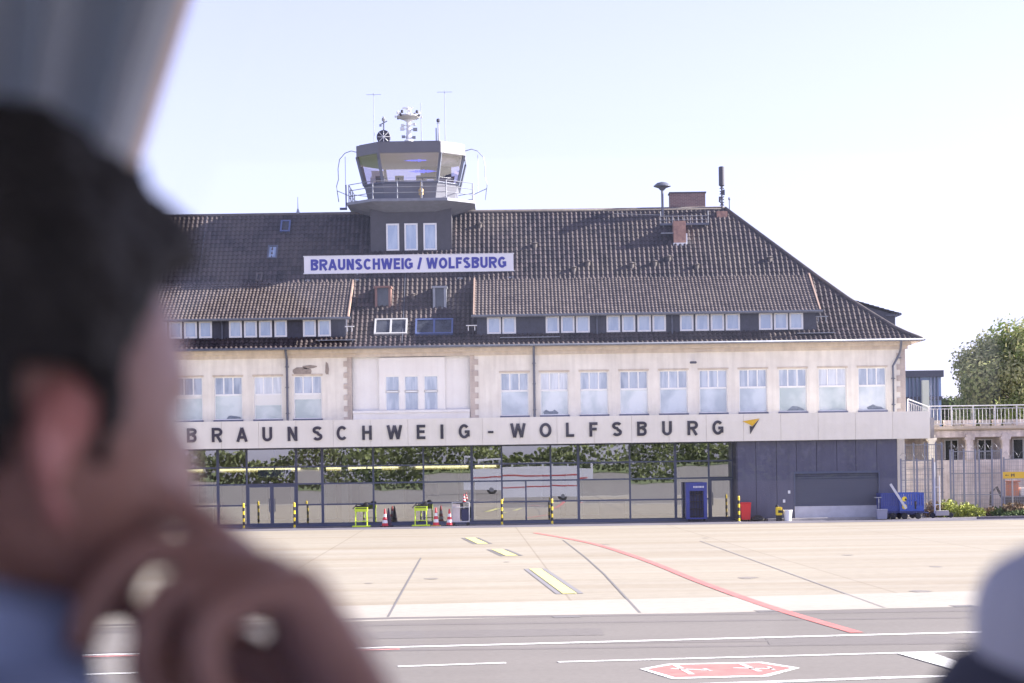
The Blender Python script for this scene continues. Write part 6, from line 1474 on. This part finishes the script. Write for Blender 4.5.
# hair: cap over the skull with tapered sides, cut round the ear and along the forehead
def hair(M, name, m, parent, off, scale=.96, sides=-.035, seed=4):
    bm = bmesh.new(); bmesh.ops.create_uvsphere(bm, u_segments=96, v_segments=64, radius=1); rnd = random.Random(seed); kill = []
    from mathutils import noise
    for v in bm.verts:
        x, y, z = v.co; q_ = min(1, max(0, (z + .05 - .38 * max(0, x)) / .6)); q_ = q_ * q_ * (3 - 2 * q_); th = .004 + .032 * q_ + .004 * (x < 0); th *= 1 - .45 * max(0, x); th += .010 * noise.noise(Vector((x, y, z)) * 7) + .005 * noise.noise(Vector((x, y, z)) * 19)
        X, Y, Z = x * (.098 + th), y * (.077 + th * .8), z * (.118 + th)
        if z > 0 and x < 0: X *= 1.05
        if z < -.1: k = min(1, (-z - .1) / .9); Y *= 1 - .30 * k; X = X * (1 - .22 * k) + .02 * k + (.045 * k * (-x) if x < 0 else 0)
        v.co = Vector((X, Y, Z)) * scale
        ax = X
        kn_ = [(-1, -.085), (-.06, -.085), (-.04, -.060), (-.030, -.03), (-.024, .016), (.006, .020), (.010, -.028), (.024, -.026), (.032, .030), (.048, .066), (.070, .082), (1, .088)]
        for (xa_, za_), (xb_, zb_) in zip(kn_, kn_[1:]):
            if xa_ <= X <= xb_: low = za_ + (zb_ - za_) * (X - xa_) / (xb_ - xa_)
        if Z < low: kill.append(v)
    bmesh.ops.delete(bm, geom=kill, context='VERTS'); me = bpy.data.meshes.new(name); bm.to_mesh(me); bm.free(); me.materials.append(m); me.polygons.foreach_set('use_smooth', [True] * len(me.polygons))
    o = bpy.data.objects.new(name, me); COL.objects.link(o); o.parent = parent; o.matrix_local = Matrix.Translation(-off) @ M
    s = o.modifiers.new('t', 'SOLIDIFY'); s.thickness = .012; s.offset = -1; return o
hair(HM, 'hair', M_hair, man, MO)
# eyes
mb = MB()
for s in (-1, 1): mb.lathe((0, 0, 0), [(.001, 0)], 3) if False else None
for s in (-1, 1):
    bm = bmesh.new(); bmesh.ops.create_uvsphere(bm, u_segments=16, v_segments=12, radius=.0115); mm = bpy.data.meshes.new('eye'); bm.to_mesh(mm); bm.free(); mm.materials.append(mat('eye_white', (.7, .68, .66), .2)); mm.polygons.foreach_set('use_smooth', [True] * len(mm.polygons))
    e = bpy.data.objects.new('eye', mm); COL.objects.link(e); e.parent = man; e.matrix_local = Matrix.Translation(-MO) @ HM @ Matrix.Translation((.070, s * .030, .006))
# shirt: torso and sleeves a little larger than the body, collar round the neck
sp = []
sp.append(skin_chain([(hip + up * -.02, (.172, .137)), (waist, (.155, .13)), (chest, (.175, .14)), (base + up * -.05, (.125, .10)), (base + up * .012, (.078, .074))], [(i, i + 1) for i in range(4)]))
fm = elbR + (wristR - elbR) * .45; fl = elbL + (wristL - elbL) * .45
sp.append(skin_chain([(base + up * -.065, .082), (shR, .073), ((shR + elbR) / 2, .062), (elbR, .054), (fm, .050)], [(i, i + 1) for i in range(4)]))
sp.append(skin_chain([(base + up * -.065, .082), (shL, .073), ((shL + elbL) / 2, .062), (elbL, .054), (fl, .046)], [(i, i + 1) for i in range(4)]))
me = remesh(sp, .007, 3); me.materials.append(M_shirt); o = bpy.data.objects.new('shirt', me); COL.objects.link(o); o.parent = man; o.location = -MO
ring = []; nseg = 22
col_c = base + up * .035
mb = MB(); V = []
for j, (rr, hh) in enumerate(((.085, -.012), (.079, .022), (.082, .050), (.090, .030), (.094, -.008))):
    for k in range(nseg): a = 2 * math.pi * k / nseg; d = bf * math.cos(a) + br_ * math.sin(a); V.append(col_c + d * rr + up * (hh - .022 * math.cos(a)))
for j in range(4):
    for k in range(nseg): mb.f.append((j * nseg + k, j * nseg + (k + 1) % nseg, (j + 1) * nseg + (k + 1) % nseg, (j + 1) * nseg + k)); mb.m.append(0)
mb.v = [tuple(p) for p in V]; o = mb.build('collar', M_shirt, man, smooth=True); o.location = -MO
tp = []
for hj, kn_, an in legs: tp.append(skin_chain([(hip, .125), (hj, .10), ((hj + kn_) / 2, .088), (kn_, .070), ((kn_ + an) / 2, .064), (an + up * .02, .055)], [(i, i + 1) for i in range(5)]))
me = remesh(tp, .010, 3); me.materials.append(M_trous); o = bpy.data.objects.new('trousers', me); COL.objects.link(o); o.parent = man; o.location = -MO
for hj, kn_, an in legs:
    v, f = skin_chain([(an + up * .0 - bf * .03, .045), (an + up * -.055, .042), (an + bf * .10 + up * -.06, .038), (an + bf * .19 + up * -.065, .030)], [(0, 1), (1, 2), (2, 3)])
    me = bpy.data.meshes.new('shoe'); me.from_pydata([(p.x, p.y, max(p.z, ZF + .002)) for p in v], [], f); me.materials.append(M_shoe); o = bpy.data.objects.new('shoe', me); COL.objects.link(o); o.parent = man; o.location = -MO
